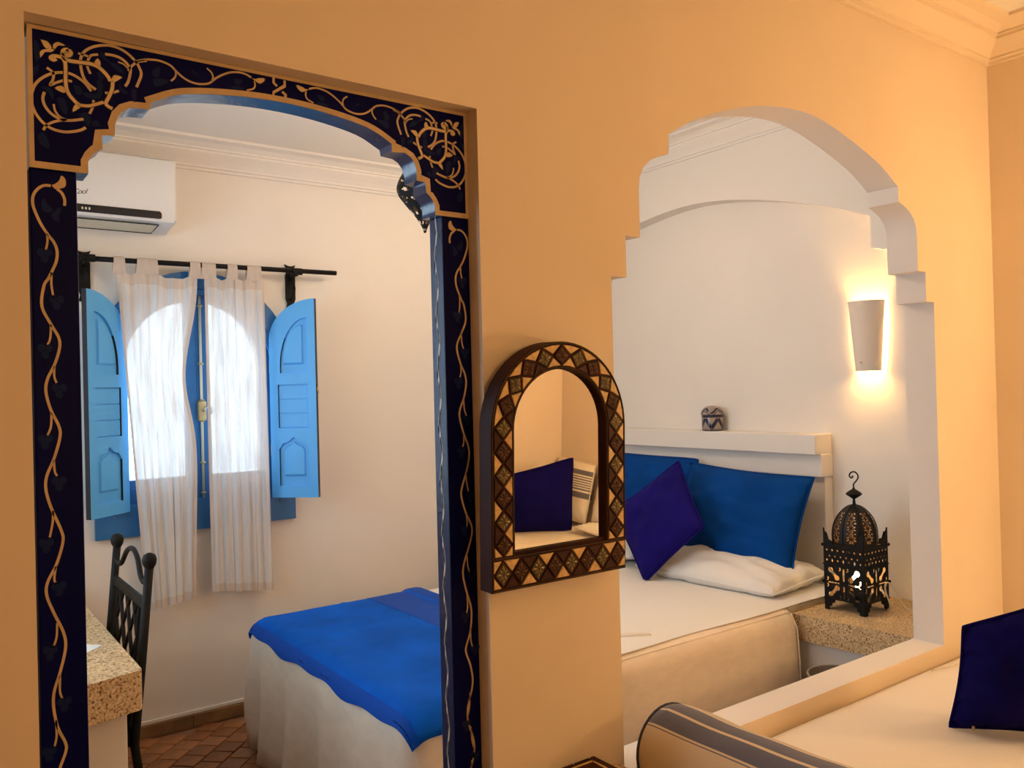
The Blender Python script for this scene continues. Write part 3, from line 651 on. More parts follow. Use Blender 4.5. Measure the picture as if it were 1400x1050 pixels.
for y in (ya+.02,yb-.02): MB().tube([(.19,y,0),(.19,y,.43)],.012,8).build('front_leg',M['iron'],ch,smooth=True)
cu=catmull([(0,.945),(.09,.925),(.2,.935),(.34,.985),(.5,1.003),(.66,.985),(.8,.935),(.91,.925),(1,.945)],5)
MB().tube([(bx(p.y),yb+(ya-yb)*p.x,p.y) for p in cu],.0085,8).build('crest_rail',M['iron'],ch,smooth=True)
MB().box(-.006,ya,-.016,.006,yb,.016,.002).add([],[])
for z,h in ((.862,.017),(.47,.014)):
    x=bx(z); MB().box(x-.006,ya,z-h,x+.006,yb,z+h,.002).build('back_rail',M['iron'],ch)
lat=MB(); w0,w1=ya+.085,yb-.085; z0,z1=.47,.862
for y in (w0,w1): lat.tube([(bx(z0),y,z0),(bx(z1),y,z1)],.006,6)
stp=(w1-w0)/3
for k in range(-8,12):
    for sg in (1,-1):
        # bars with slope +-1.25 clipped to the panel
        y0=w0+k*stp if sg>0 else w1-k*stp; pts=[]
        n=60
        seg=[]
        for i in range(n+1):
            z=z0+(z1-z0)*i/n; y=y0+sg*(z-z0)/1.3
            if w0-1e-6<=y<=w1+1e-6: seg.append((bx(z),y,z))
        if len(seg)>2: lat.tube([seg[0],seg[-1]],.0062,6)
lat.build('lattice',M['iron'],ch,sharp=40)
MB().box(.16,ya+.005,.435,.56,yb-.005,.455,.008).build('seat',M['iron'],ch)

# ---- the bed
bd=thing('bed','double bed in the arched niche, its frame hidden by linen bedspread','bed',(2.4,1.3,0))
ZT_=.545; XI,YN,YF,RR=1.232,.675,1.935,.07
MB().box(XI+.04,YN+.03,0,3.48,YF-.03,.28,.01).build('base',M['white'],bd)
MB().box(XI+.01,YN+.005,.28,3.48,YF-.005,ZT_-.006,.03).build('mattress',M['matt'],bd)
def over(d,lift=0,flare=.05):
    r=RR
    if d<=0: return 0,0
    if d<r*pi/2: q=d/r; return (r+lift)*sin(q)-0, (r+lift)*(1-cos(q))
    e=d-r*pi/2; return r+lift+flare*e, r+lift+e
bs_drop=ZT_-RR-.03
per=[]   # inner outline points with outward normals: near side from head -> foot -> far side to head
n1=44
for i in range(n1): x=3.0-(3.0-XI)*i/(n1-1); per.append((Vector((x,YN)),Vector((0,-1))))
for i in range(1,8): q=pi/2*i/8; per.append((Vector((XI,YN)),Vector((-sin(q),-cos(q)))))
for i in range(34): y=YN+(YF-YN)*i/33; per.append((Vector((XI,y)),Vector((-1,0))))
for i in range(1,8): q=pi/2*i/8; per.append((Vector((XI,YF)),Vector((-cos(q),sin(q)))))
for i in range(n1): x=XI+(3.0-XI)*i/(n1-1); per.append((Vector((x,YF)),Vector((0,1))))
ds=[0,.02,.045,.075,.11,.15,.19,.24,.30,.36,.42,.47,RR*pi/2+bs_drop]
V=[];Fc=[];s=0
for k,(q,nn) in enumerate(per):
    if k: s+=(q-per[k-1][0]).length+ .012
    for d in ds:
        o,dn=over(d); f=max(0,d-.09)
        side=abs(nn.y)>.9 and nn.y<0
        a=(.016 if side else .05)*f
        fold=a*(sin(s*17)+.6*sin(s*31+1.3)+.5*sin(s*7.3+.5))
        if nn.x<-.2 and nn.y>.2: fold+=.10*f*sin(pi*min(1,f/.42))   # the far foot corner bulges
        p=q+nn*(o+fold); V.append((p.x,p.y,ZT_-dn))
L=len(ds)
for k in range(len(per)-1):
    for j in range(L-1): Fc.append((k*L+j,k*L+j+1,(k+1)*L+j+1,(k+1)*L+j))
nb=len(V)
Fc.append(tuple(k*L for k in range(len(per))))
bs=mesh('bedspread',V,Fc,M['linen'],None,smooth=True); bs.data.set_sharp_from_angle(angle=radians(60))
so=bs.modifiers.new('thick','SOLIDIFY'); so.thickness=.004; so.offset=1
tag(bs,'cream linen bedspread hanging to floor round foot and side of bed','bedspread')
sm=MB().tube([(3.0,YN-.045,ZT_-.012),(2.6,YN-.043,ZT_-.012),(2.0,YN-.043,ZT_-.011),(1.5,YN-.043,ZT_-.012)],.0035,6).build('piping',M['linen'],bs,smooth=True)
MB().tube([(3.0,YN-.05,ZT_-.014),(3.003,YN-.078,ZT_-.07),(3.002,YN-.088,ZT_-.22),(3.001,YN-.094,ZT_-.38),(3.0,YN-.10,.03)],.004,6).build('piping',M['linen'],bs,smooth=True)
# white top sheet
def slabcloth(name,x0,x1,y0,y1,z,m,nx=40,ny=30,seed=1,amp=.004,th=.010):
    V=[];Fc=[]
    for i in range(nx+1):
        for j in range(ny+1):
            x=x0+(x1-x0)*i/nx; y=y0+(y1-y0)*j/ny
            e=min(i,nx-i,2)/2*min(j,ny-j,2)/2
            V.append((x+.006*sin(y*9+seed),y+.005*sin(x*8+seed),z+th*(e**.5)+amp*e*mnoise.noise(Vector((x*3.0,y*4.0,seed)))))
    for i in range(nx):
        for j in range(ny): k=i*(ny+1)+j; Fc.append((k,k+1,k+ny+2,k+ny+1))
    o=mesh(name,V,Fc,m,None,smooth=True); return o
sh=slabcloth('top_sheet',1.9,3.47,YN-.025,YF+.02,ZT_+.005,M['sheet']); tag(sh,'smooth white cotton sheet on bed beneath the blue pillows','sheet')
fd=[(2.30,.735),(2.33,.80),(2.345,.88)]
MB().tube([(2.02,.83,ZT_+.015),(2.12,.81,ZT_+.018),(2.20,.765,ZT_+.018),(2.27,.72,ZT_+.016)],[.003,.010,.013,.004],8).build('fold',M['sheet'],sh,smooth=True)
# royal blue throw over the foot
V=[];Fc=[]; nx,ny=44,72; xa,xb=XI-.085,1.97; yaa,ybb=YN-.10,YF+.075
def thr(x,y,lift):
    dx=max(0,XI-x); dy=(YN-y) if y<YN else (YF-y if y>YF else 0); d=sqrt(dx*dx+dy*dy)
    o,dn=over(d,lift)
    base=Vector((max(x,XI),min(max(y,YN),YF)))
    nn=Vector((-dx,-dy if y<YN else -dy)) 
    nn=Vector((-dx, -(YN-y) if y<YN else ((y-YF) if y>YF else 0)))
    nn=nn.normalized() if nn.length>1e-9 else Vector((0,0))
    p=base+nn*(o+(lift*.0))
    wr=0
    if d<.03:
        wr=.0035*mnoise.noise(Vector((x*5,y*3,2)))+.004*math.exp(-((x-1.62-.10*sin(y*3))/.012)**2)*.8+.004*math.exp(-((y-1.32-.15*(x-1.5))/.013)**2)*.7+.003*math.exp(-((y-1.62+.1*(x-1.5))/.012)**2)
    return Vector((p.x,p.y,ZT_-dn+lift+wr))
for i in range(nx+1):
    for j in range(ny+1):
        x=xa+(xb-xa)*i/nx; y=yaa+(ybb-yaa)*j/ny
        x2=x+ (0.005*sin(y*11)+.004*sin(y*23) if i<3 else 0); V.append(thr(x2,y,.014 if x<1.88 else .022))
for i in range(nx):
    for j in range(ny): k=i*(ny+1)+j; Fc.append((k,k+1,k+ny+2,k+ny+1))
tw=mesh('throw',V,Fc,M['throw'],None,smooth=True); tag(tw,'royal blue throw spread across foot of the bed','throw')
so=tw.modifiers.new('thick','SOLIDIFY'); so.thickness=.006; so.offset=1
for (x0,x1,nm) in ((1.70,1.955,'satin_band'),(XI-.083,XI-.045,'satin_band')):
    V=[];Fc=[];n=10
    for i in range(n+1):
        for j in range(ny+1):
            x=x0+(x1-x0)*i/n; y=yaa+(ybb-yaa)*j/ny
            x2=x+(0.005*sin(y*11)+.004*sin(y*23) if x<XI-.07 else 0)
            V.append(thr(x2,y,(.0215 if x<1.88 else .0315)))
    for i in range(n):
        for j in range(ny): k=i*(ny+1)+j; Fc.append((k,k+1,k+ny+2,k+ny+1))
    mesh(nm,V,Fc,M['throw2'],tw,smooth=True)
# ---- pillows
def pillow(name,label,cat,c,T,m,pin=.06,seed=0,group=None,n=28,wr=.006,power=.42,flange=0,part=None,zmin=-9,gath=1.0,cr=.035,crease=None):
    """c: four corners TL,TR,BR,BL"""
    TL,TR,BR,BL=[Vector(q) for q in c]; nn=((TR-TL)+(BR-BL)).cross((TL-BL)+(TR-BR)).normalized()
    ctr=(TL+TR+BR+BL)/4; base=Vector((ctr.x,ctr.y,min(q.z for q in (TL,TR,BR,BL))))
    V=[];Fc=[];idx={};UV=[]
    def pt(i,j,sd):
        u=-1+2*i/n; v=-1+2*j/n
        u=math.copysign(abs(u)**.85,u); v=math.copysign(abs(v)**.85,v)
        k_=1-cr*(abs(u)**5)*(abs(v)**5); uu=u*(1-pin*(1-v*v))*k_; vv=v*(1-pin*(1-u*u))*k_
        a=(uu+1)/2; b=(vv+1)/2
        p=(BL*(1-a)+BR*a)*(1-b)+(TL*(1-a)+TR*a)*b
        fl=1+flange
        hu=max(0,1-(u*fl)**2); hv=max(0,1-(v*fl)**2)
        h=T/2*(hu*hv)**power
        h+=wr*(hu*hv)**.5*mnoise.noise(Vector((u*3+seed,v*3,seed*1.7)))*2
        # gathers near the edges
        e=min(1-abs(u),1-abs(v)); h+=gath*wr*.6*math.exp(-e/.14)*min(1,e*20)*(sin(14*(u if abs(v)>abs(u) else v)+seed)+.6*sin(27*(u if abs(v)>abs(u) else v)+2*seed))
        h+=wr*.8*(hu*hv)**.5*mnoise.noise(Vector((u*1.5+v*4+seed,v*2-u,seed+5)))
        if crease: h-=.006*math.exp(-((v-crease-.12*u*u)/.03)**2)*(hu**.5)
        p=p+nn*h*sd; p.z=max(p.z,zmin+.002*abs(u)); return p,(a,b)
    for sd in (1,-1):
        for i in range(n+1):
            for j in range(n+1):
                edge=i in(0,n) or j in(0,n)
                if sd<0 and edge: idx[(sd,i,j)]=idx[(1,i,j)]; continue
                p,uv=pt(i,j,sd); idx[(sd,i,j)]=len(V); V.append(p); UV.append(uv)
        for i in range(n):
            for j in range(n): Fc.append((idx[(sd,i,j)],idx[(sd,i+1,j)],idx[(sd,i+1,j+1)],idx[(sd,i,j+1)]))
    o=mesh(name,V,Fc,m,part,smooth=True)
    ul=o.data.uv_layers.new(name='UVMap')
    for l in o.data.loops: ul.data[l.index].uv=UV[l.vertex_index]
    if part is None:
        tag(o,label,cat,group)
        # seam piping round the edge
        ring=[V[idx[(1,i,0)]] for i in range(n)]+[V[idx[(1,n,j)]] for j in range(n)]+[V[idx[(1,i,n)]] for i in range(n,0,-1)]+[V[idx[(1,0,j)]] for j in range(n,0,-1)]
        MB().tube(ring,.0048,6,closed=True).build('seam',m,o,smooth=True)
    return o
pillow('white_pillow','plump white pillow lying flat on sheet under the right blue pillow','pillow',[(3.44,1.56,.64),(3.47,.74,.61),(3.02,.715,.585),(2.96,1.52,.60)],.17,M['sheet'],pin=.03,seed=3,wr=.014,zmin=.563)
pillow('white_pillow','white pillow lying flat under the left blue pillow beside the arch pier','pillow',[(3.44,2.28,.645),(3.46,1.60,.640),(3.0,1.585,.622),(2.98,2.25,.622)],.13,M['sheet'],pin=.03,seed=5,wr=.01,zmin=.563)
pillow('blue_pillow','long petrol blue pillow leaning on headboard, the right one of the pair','pillow',[(3.43,1.545,1.085),(3.43,.785,1.055),(3.25,.80,.575),(3.24,1.52,.66)],.21,M['teal'],pin=.055,cr=.0,seed=2,wr=.013,power=.52,crease=.30)
pillow('blue_pillow','petrol blue pillow leaning on headboard behind the small indigo cushion, left of the pair','pillow',[(3.47,2.24,1.11),(3.46,1.50,1.105),(3.33,1.56,.69),(3.33,2.23,.69)],.17,M['teal'],pin=.03,seed=6,wr=.012,power=.52)
pillow('indigo_cushion','small indigo velvet cushion standing on its corner against the blue pillows','cushion',[(3.21,1.42,1.123),(3.03,1.105,.832),(2.88,1.36,.545),(2.99,1.71,.85)],.16,M['indigo'],pin=.06,seed=9,flange=.05,wr=.009,power=.5,zmin=.566)
# ---- headboard, jar
hb=thing('headboard','white masonry headboard ledge built into arched niche behind pillows','headboard',(3.53,1.5,0))
MB().box(3.535,.80,0,3.6,2.37,1.06,.006).build('back_panel',M['white'],hb)
MB().box(3.505,.795,1.048,3.6,2.37,1.157,.005).build('lower_band',M['white'],hb)
MB().box(3.466,.80,1.157,3.6,2.37,1.252,.005).build('ledge',M['white'],hb)
def jarmat():
    m=mat('painted_ceramic',(.30,.25,.21),.18); nt=m.node_tree; b=nt.nodes['Principled BSDF']; N=nt.nodes.new; Lk=nt.links.new
    tc=N('ShaderNodeTexCoord'); sp=N('ShaderNodeSeparateXYZ'); Lk(tc.outputs['Object'],sp.inputs[0])
    def mth(op,a,bv=None,c=None):
        q=N('ShaderNodeMath'); q.operation=op
        for k,x in enumerate((a,bv,c)):
            if x is None: continue
            if isinstance(x,(int,float)): q.inputs[k].default_value=x
            else: Lk(x,q.inputs[k])
        return q.outputs[0]
    th=mth('ARCTAN2',sp.outputs[1],sp.outputs[0]); tri=mth('PINGPONG',mth('ADD',mth('MULTIPLY',th,10/(2*pi)),20.0),1.0)
    z=sp.outputs[2]
    def zig(z0,h,w):
        zz=mth('DIVIDE',mth('SUBTRACT',z,z0),h); d=mth('ABSOLUTE',mth('SUBTRACT',zz,tri)); l=mth('LESS_THAN',d,w)
        ok=mth('MULTIPLY',mth('GREATER_THAN',zz,0),mth('LESS_THAN',zz,1)); return mth('MULTIPLY',l,ok)
    f=mth('MAXIMUM',mth('MAXIMUM',zig(.016,.052,.20),zig(.094,.030,.22)),mth('MAXIMUM',zig(.030,.052,.07),mth('MAXIMUM',zig(.004,.052,.07),zig(.080,.030,.09))))
    for lo,hi in ((0,.006),(.009,.0115),(.073,.088)): f=mth('MAXIMUM',f,mth('MULTIPLY',mth('GREATER_THAN',z,lo),mth('LESS_THAN',z,hi)))
    mx=N('ShaderNodeMix'); mx.data_type='RGBA'; Lk(f,mx.inputs[0]); mx.inputs[6].default_value=(.32,.265,.215,1); mx.inputs[7].default_value=(.018,.014,.045,1); Lk(mx.outputs[2],b.inputs['Base Color']); return m
jm=jarmat(); jx,jy,jz=3.535,1.475,1.252
jr=thing('ceramic_jar','small round lidded ceramic jar with painted zigzags on the headboard ledge','jar',(jx,jy,jz))
MB().lathe([(.044,jz),(.054,jz+.001),(.056,jz+.01),(.057,jz+.08),(.055,jz+.085)],jx,jy,36).build('body',jm,jr,sharp=50)
MB().lathe([(.060,jz+.086),(.061,jz+.092),(.060,jz+.097),(.054,jz+.113),(.042,jz+.126),(.024,jz+.134),(.004,jz+.136)],jx,jy,36).build('lid',jm,jr,sharp=50)
# ---- bedside stone slab + lantern + cord + bin
ns=thing('bedside_table','built-in bedside table with thick pebble stone slab beside the bed','bedside table',(3.3,.36,0))
MB().plate([[(3.035,.66),(3.08,.116),(3.598,.116),(3.598,.66)]],.412,.52,lambda a,b,c:(a,b,c)).build('slab',M['stone'],ns)
MB().plate([[(3.06,.64),(3.11,.12),(3.59,.12),(3.59,.64)]],0,.412,lambda a,b,c:(a,b,c)).build('support',M['white'],ns)
lx,ly,lz=3.30,.505,.52; ha=.091
ln=thing('table_lantern','black pierced metal lantern with dome and hook glowing on stone bedside slab','lantern',(lx,ly,lz))
def dumb(cx,cy,k,fl):
    pts=[]
    for a in range(-60,241,30): q=radians(a+0); pts.append((-.013+.0088*cos(q+pi/4+0),.017+.0088*sin(q+pi/4)))
    P=[]
    a1=(-.014,.015); a2=(.014,-.015)
    ax=atan2(a2[1]-a1[1],a2[0]-a1[0])
    for i in range(9): q=ax+radians(35)+radians(290)*i/8; P.append((a1[0]+.0118*cos(q),a1[1]+.0118*sin(q)))
    for i in range(9): q=ax+pi+radians(35)+radians(290)*i/8; P.append((a2[0]+.0118*cos(q),a2[1]+.0118*sin(q)))
    return [(cx+fl*x*k,cy+y*k) for x,y in P]
def dia(cx,cy,w,h): return [(cx-w,cy),(cx,cy-h),(cx+w,cy),(cx,cy+h)]
def panel_loops():
    z0,z1=.046,.275; L=[[(-ha,z0),(ha,z0),(ha,z1),(-ha,z1)]]
    for i,cx in enumerate((-.047,.047)):
        for j,cy in enumerate((.083,.157)):
            fl=1 if (i+j)%2 else -1
            L.append(dumb(cx,cy,1.05,fl))
            for sg in (1,-1):   # commas in the free corners
                x,y=cx+sg*fl*.029, cy+sg*.023
                L.append([(x-.006,y-.009),(x+.002,y-.007),(x+.006,y),(x+.003,y+.009),(x-.004,y+.006),(x-.001,y)])
    for cy in (.083,.157): L.append([(-.0035,cy-.026),(.0035,cy-.026),(.005,cy),(.0035,cy+.026),(-.0035,cy+.026),(-.005,cy)])
    for cx in (-.047,.047): L.append([(cx-.026,.1165),(cx+.026,.1165),(cx+.026,.1225),(cx-.026,.1225)])
    for k in range(7): cx=-.078+k*.026; L.append(dia(cx,.214,.005,.010 if k%2 else .006))
    for k in range(6): L.append(dia(-.065+k*.026,.232,.0045,.005))
    for k in range(7): L.append(dia(-.078+k*.026,.258,.006,.006))
    return L
PL=panel_loops()
for k in range(4):
    q=k*pi/2; fn=lambda a,b,c,q=q:(lx+a*cos(q)-(-ha-c)*sin(q)*1, ly+a*sin(q)+(-ha-c)*cos(q), lz+b)
    pp=MB().plate(PL,0,.0025,fn).build('pierced_panel',M['iron'],ln)
    nin=Vector((sin(q),-cos(q),0))*-1
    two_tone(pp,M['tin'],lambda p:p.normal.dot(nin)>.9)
    crest=[(-ha,.272),(ha,.272),(ha,.352),(ha-.007,.335),(ha-.016,.330),(ha-.024,.302),(ha-.034,.300),(ha-.045,.284),(-ha+.045,.284),(-ha+.034,.300),(-ha+.024,.302),(-ha+.016,.330),(-ha+.007,.335),(-ha,.352)]
    MB().plate([crest],.0005,.003,fn).build('crest',M['iron'],ln)
    foot=[(-ha,0),(-ha+.020,0),(-ha+.022,.015),(-ha+.032,.017),(-ha+.034,.03),(-ha+.044,.032),(-ha+.05,.046),(ha-.05,.046),(ha-.044,.032),(ha-.034,.03),(ha-.032,.017),(ha-.022,.015),(ha-.020,0),(ha,0),(ha,.050),(-ha,.050)]
    MB().plate([foot],.0005,.003,fn).build('foot_skirt',M['iron'],ln)
rp=MB()
for z in (.050,.278,.196): rp.tube([(lx-ha-.003,ly-ha-.003,lz+z),(lx+ha+.003,ly-ha-.003,lz+z),(lx+ha+.003,ly+ha+.003,lz+z),(lx-ha-.003,ly+ha+.003,lz+z)],.0035,6,closed=True)
for a in (-1,1):
    for b in (-1,1):
        rp.tube([(lx+a*ha,ly+b*ha,lz+.0),(lx+a*ha,ly+b*ha,lz+.35)],.0035,6)
        for z in (.278,.12): rp.lathe([(.002,lz+z-.007),(.007,lz+z),(.002,lz+z+.007)],lx+a*(ha+.005),ly+b*(ha+.005),8)
rp.build('corner_frame',M['iron'],ln,sharp=40)
# pierced dome: fine grid, cells inside the rosettes left open
dome_prof=[(r*.95,.276+(z-.276)*.81) for r,z in [(.093,.276),(.097,.30),(.098,.33),(.096,.36),(.090,.39),(.079,.42),(.064,.445),(.046,.467),(.026,.482),(.008,.488)]]
dp=catmull([(r,z) for r,z in dome_prof],8); NT=168; V=[];Fc=[]
for p in dp:
    for j in range(NT): q=2*pi*j/NT; V.append((lx+p.x*cos(q),ly+p.x*sin(q),lz+p.y))
def hole(q,p):
    g=(q/(2*pi)*8)%1-.5; u=g*2*pi/8*p.x
    if abs(g)>.45: return False
    for cz,R in ((.314,.023),(.358,.020),(.397,.016)):
        v=p.y-cz; rr=sqrt(u*u+v*v)
        if .28*R<rr<.98*R:
            a=(atan2(v,u)/(2*pi)*8)%1-.5
            if abs(a)<.36*sin(pi*(rr/R-.28)/.70): return True
    for cz in (.336,.379,.416):
        v=p.y-cz
        for du in (-.016,.016,0):
            if abs(u-du*(p.x/.093))+abs(v)<.0045: return True
    return False
for i in range(len(dp)-1):
    for j in range(NT):
        q=2*pi*(j+.5)/NT; pm=(dp[i]+dp[i+1])/2
        if hole(q,pm): continue
        Fc.append((i*NT+j,i*NT+(j+1)%NT,(i+1)*NT+(j+1)%NT,(i+1)*NT+j))
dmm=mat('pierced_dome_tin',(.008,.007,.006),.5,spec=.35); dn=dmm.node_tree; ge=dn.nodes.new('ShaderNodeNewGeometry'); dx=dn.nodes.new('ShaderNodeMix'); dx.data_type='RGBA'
dx.inputs[6].default_value=(.008,.007,.006,1); dx.inputs[7].default_value=(.30,.19,.10,1); dn.links.new(ge.outputs['Backfacing'],dx.inputs[0]); dn.links.new(dx.outputs[2],dn.nodes['Principled BSDF'].inputs['Base Color'])  # back faces lighter: the bulb-lit inside is put into the colour
dm=mesh('pierced_dome',V,Fc,dmm,ln,smooth=True)
rb=MB()
for k in range(8): q=2*pi*k/8; rb.tube([(lx+(p.x+.001)*cos(q),ly+(p.x+.001)*sin(q),lz+p.y) for p in dp[::3]],.0022,5)
rb.build('dome_rib',M['iron'],dm,smooth=True)
fi=MB().lathe([(a,lz+b-.042) for a,b in ((.004,.484),(.014,.488),(.007,.494),(.005,.515),(.012,.520),(.031,.533),(.034,.537),(.028,.544),(.015,.553),(.006,.558),(.004,.565))],lx,ly,20).build('finial',M['iron'],ln,sharp=45)
hk=catmull([(0,.560),(0,.578),(.010,.592),(.018,.606),(.016,.622),(.004,.632),(-.010,.628),(-.016,.616),(-.010,.606),(-.003,.609),(-.004,.616)],5)
MB().tube([(lx+p.x*.55,ly-p.x*.83,lz+p.y-.042) for p in hk],.0032,7).build('hook',M['iron'],fi,smooth=True)
MB().lathe([(.010,lz+.09),(.012,lz+.12),(.020,lz+.135),(.027,lz+.155),(.027,lz+.17),(.018,lz+.187),(.004,lz+.193)],lx-.02,ly-.02,16).build('bulb',M['bulb'],ln,smooth=True)
MB().lathe([(.016,lz+.048),(.016,lz+.092)],lx-.02,ly-.02,12).build('socket',M['iron'],ln,sharp=40)
MB().box(lx-ha,ly-ha,lz+.045,lx+ha,ly+ha,lz+.048).build('base_plate',M['iron'],ln)
L1=lamp('lantern_light','POINT',(lx-.02,ly-.02,lz+.16),WARM2,L_LANT,.025)
cdp=[(lx+.06,ly-ha-.012,lz+.004),(lx+.05,ly-ha-.03,lz+.03),(lx+.03,ly-ha-.022,lz+.10),(lx+.05,ly-ha-.020,lz+.125),(lx+.08,ly-ha-.03,lz+.10),(lx+.10,ly-ha-.06,lz+.03),(lx+.11,ly-ha-.09,lz+.004),(lx+.15,ly-ha-.10,lz+.004),(lx+.20,ly-ha-.05,lz+.004),(lx+.28,ly-ha-.02,lz+.004)]
cd=MB().tube(catmull(cdp,6),.003,7).build('lamp_cord',M['cord'],None,smooth=True); tag(cd,'thin pale cord looping beside the black lantern on stone slab','cord')
bn=thing('waste_bin','grey round waste bin on floor in front of bedside table','bin',(2.94,.37,0))
bi=MB().lathe([(.085,.0),(.095,.01),(.112,.345),(.115,.35),(.108,.35),(.09,.05),(.002,.05)],2.94,.37,32).build('body',M['bin'],bn,sharp=45)
MB().tube([(2.94+.113*cos(i*pi/16),.37+.113*sin(i*pi/16),.35) for i in range(32)],.005,6,closed=True).build('rim',M['bin'],bn,smooth=True)
# ---- wall sconces in the niche
def sconce(label,x,y,z,dirx,pw,hgt=.32,group=None):
    """dirx: direction the wall faces along X; z is the middle"""
    t=thing('wall_sconce',label,'wall lamp',(x,y,z),group)
    V=[];Fc=[];n=18;rows=8
    for k in (0,1):
        for i in range(rows+1):
            f=i/rows; r=.062+.026*f-(.005 if k else 0)
            for j in range(n+1):
                q=-pi/2*.98+pi*.98*j/n
                V.append((x+dirx*(.014+r*cos(q)*1.05),y+r*sin(q)*.95,z-hgt/2+hgt*f))
    def id(k,i,j): return (k*(rows+1)+i)*(n+1)+j
    for k in (0,1):
        for i in range(rows):
            for j in range(n): Fc.append((id(k,i,j),id(k,i,j+1),id(k,i+1,j+1),id(k,i+1,j)))
    for i in range(rows):
        for j in (0,n): Fc.append((id(0,i,j),id(0,i+1,j),id(1,i+1,j),id(1,i,j)))
    for j in range(n):
        for i in (0,rows): Fc.append((id(0,i,j),id(0,i,j+1),id(1,i,j+1),id(1,i,j)))
    mesh('shade',V,Fc,M['clay'],t,sharp=45)
    b=MB().lathe([(.006,z-.075),(.012,z-.06),(.026,z-.01),(.028,z+.02),(.02,z+.045),(.004,z+.055)],x+dirx*.042,y,14).build('bulb',M['bulb'],t,smooth=True)
    MB().box(min(x,x+dirx*.012),y-.03,z-.11,max(x,x+dirx*.012),y+.03,z-.06,.002).tube([(x+dirx*.01,y,z-.085),(x+dirx*.042,y,z-.085),(x+dirx*.042,y,z-.07)],.012,8).build('holder',M['clay'],t,sharp=40)
    for zz in (z-.12,z+.12): MB().box(min(x,x+dirx*.10),y-.004,zz-.003,max(x,x+dirx*.10),y+.004,zz+.003).build('strut',M['clay'],t)
    lamp('sconce_light','POINT',(x+dirx*.06,y,z+.05),WARM2,pw,.03)
    lamp('sconce_light','POINT',(x+dirx*.055,y,z-.11),WARM2,pw*.7,.03)
sconce('white half-cone plaster wall lamp glowing on niche wall above black lantern',3.6,.585,1.705,-1,L_NICHE)
# ---- pendant lantern
px_,py_=1.492,1.0
pn=thing('pendant_lantern','pierced metal pendant lantern glimpsed behind right scallops of painted doorway','pendant lamp',(px_,py_,2.06))
pp_=catmull([(.004,2.062),(.012,2.085),(.030,2.115),(.062,2.155),(.088,2.19),(.096,2.215),(.088,2.245),(.064,2.29),(.040,2.34),(.022,2.38)],5); NT=60;V=[];Fc=[]
for p in pp_:
    for j in range(NT): q=2*pi*j/NT; V.append((px_+p.x*cos(q),py_+p.x*sin(q),p.y))
for i in range(len(pp_)-1):
    for j in range(NT):
        if i%5 in(1,2,3) and (j+(3 if (i//5)%2 else 0))%6 in (1,2,3,4) and not (i%5 in(1,3) and (j+(3 if (i//5)%2 else 0))%6 in(1,4)): continue
        Fc.append((i*NT+j,i*NT+(j+1)%NT,(i+1)*NT+(j+1)%NT,(i+1)*NT+j))
mesh('pierced_shade',V,Fc,M['iron'],pn,smooth=True)
MB().lathe([(.008,2.16),(.022,2.19),(.028,2.215),(.02,2.24),(.008,2.255)],px_,py_,14).build('bulb',M['pendglow'],pn,smooth=True)
MB().tube([(px_,py_,2.375),(px_,py_,2.685)],.004,6).lathe([(.03,2.672),(.032,2.685)],px_,py_,16).build('chain',M['iron'],pn,sharp=40)
lamp('pendant_light','POINT',(px_,py_,2.48),SOFT,L_PEND,.08)
lamp('bedroom_fill_light','POINT',(2.25,1.35,2.42),SOFT,L_ROOM,.10)  # added fill to brighten niche and bed, no ceiling lamp here

# ================================================================ ARCHED WALL MIRROR
mc=1.2205; MW=.1985; IW=.136; zb=1.060; zi=1.136; zs=1.412; DEP=.045
mir=thing('wall_mirror','arched wall mirror in dark wood frame inlaid with bone and embossed metal','mirror',(mc,-.024,zb))
TL_=radians(1.75)
# built upright against the wall, then leaned 1.75 degrees out at the top about its lower edge
def mf(a,b,c):  # c: 0 wall side .. DEP front
    y=-(c); z=b-zb
    return (mc+a, -.006+y*cos(TL_)-z*sin(TL_), zb+z*cos(TL_)-c*sin(TL_))
outl=[(-MW,zb),(-MW,zs)]+arc(0,zs,MW,180,0,32)[1:-1]+[(MW,zs),(MW,zb)]
inl=[(-IW,zi),(-IW,zs)]+arc(0,zs,IW,180,0,28)[1:-1]+[(IW,zs),(IW,zi)]
MB().plate([outl,inl],0,DEP,mf).build('frame',M['darkwood'],mir,sharp=30)
gl=[(-IW+.001,zi+.001),(-IW+.001,zs)]+arc(0,zs,IW-.001,180,0,28)[1:-1]+[(IW-.001,zs),(IW-.001,zi+.001)]
MB().plate([gl],.026,.031,mf).build('glass',M['mirror'],mir)
MB().plate([[(-IW,zi),(IW,zi),(IW,zi+.006),(-IW,zi+.006)]],.031,.040,mf).build('inner_sill',M['darkwood'],mir)
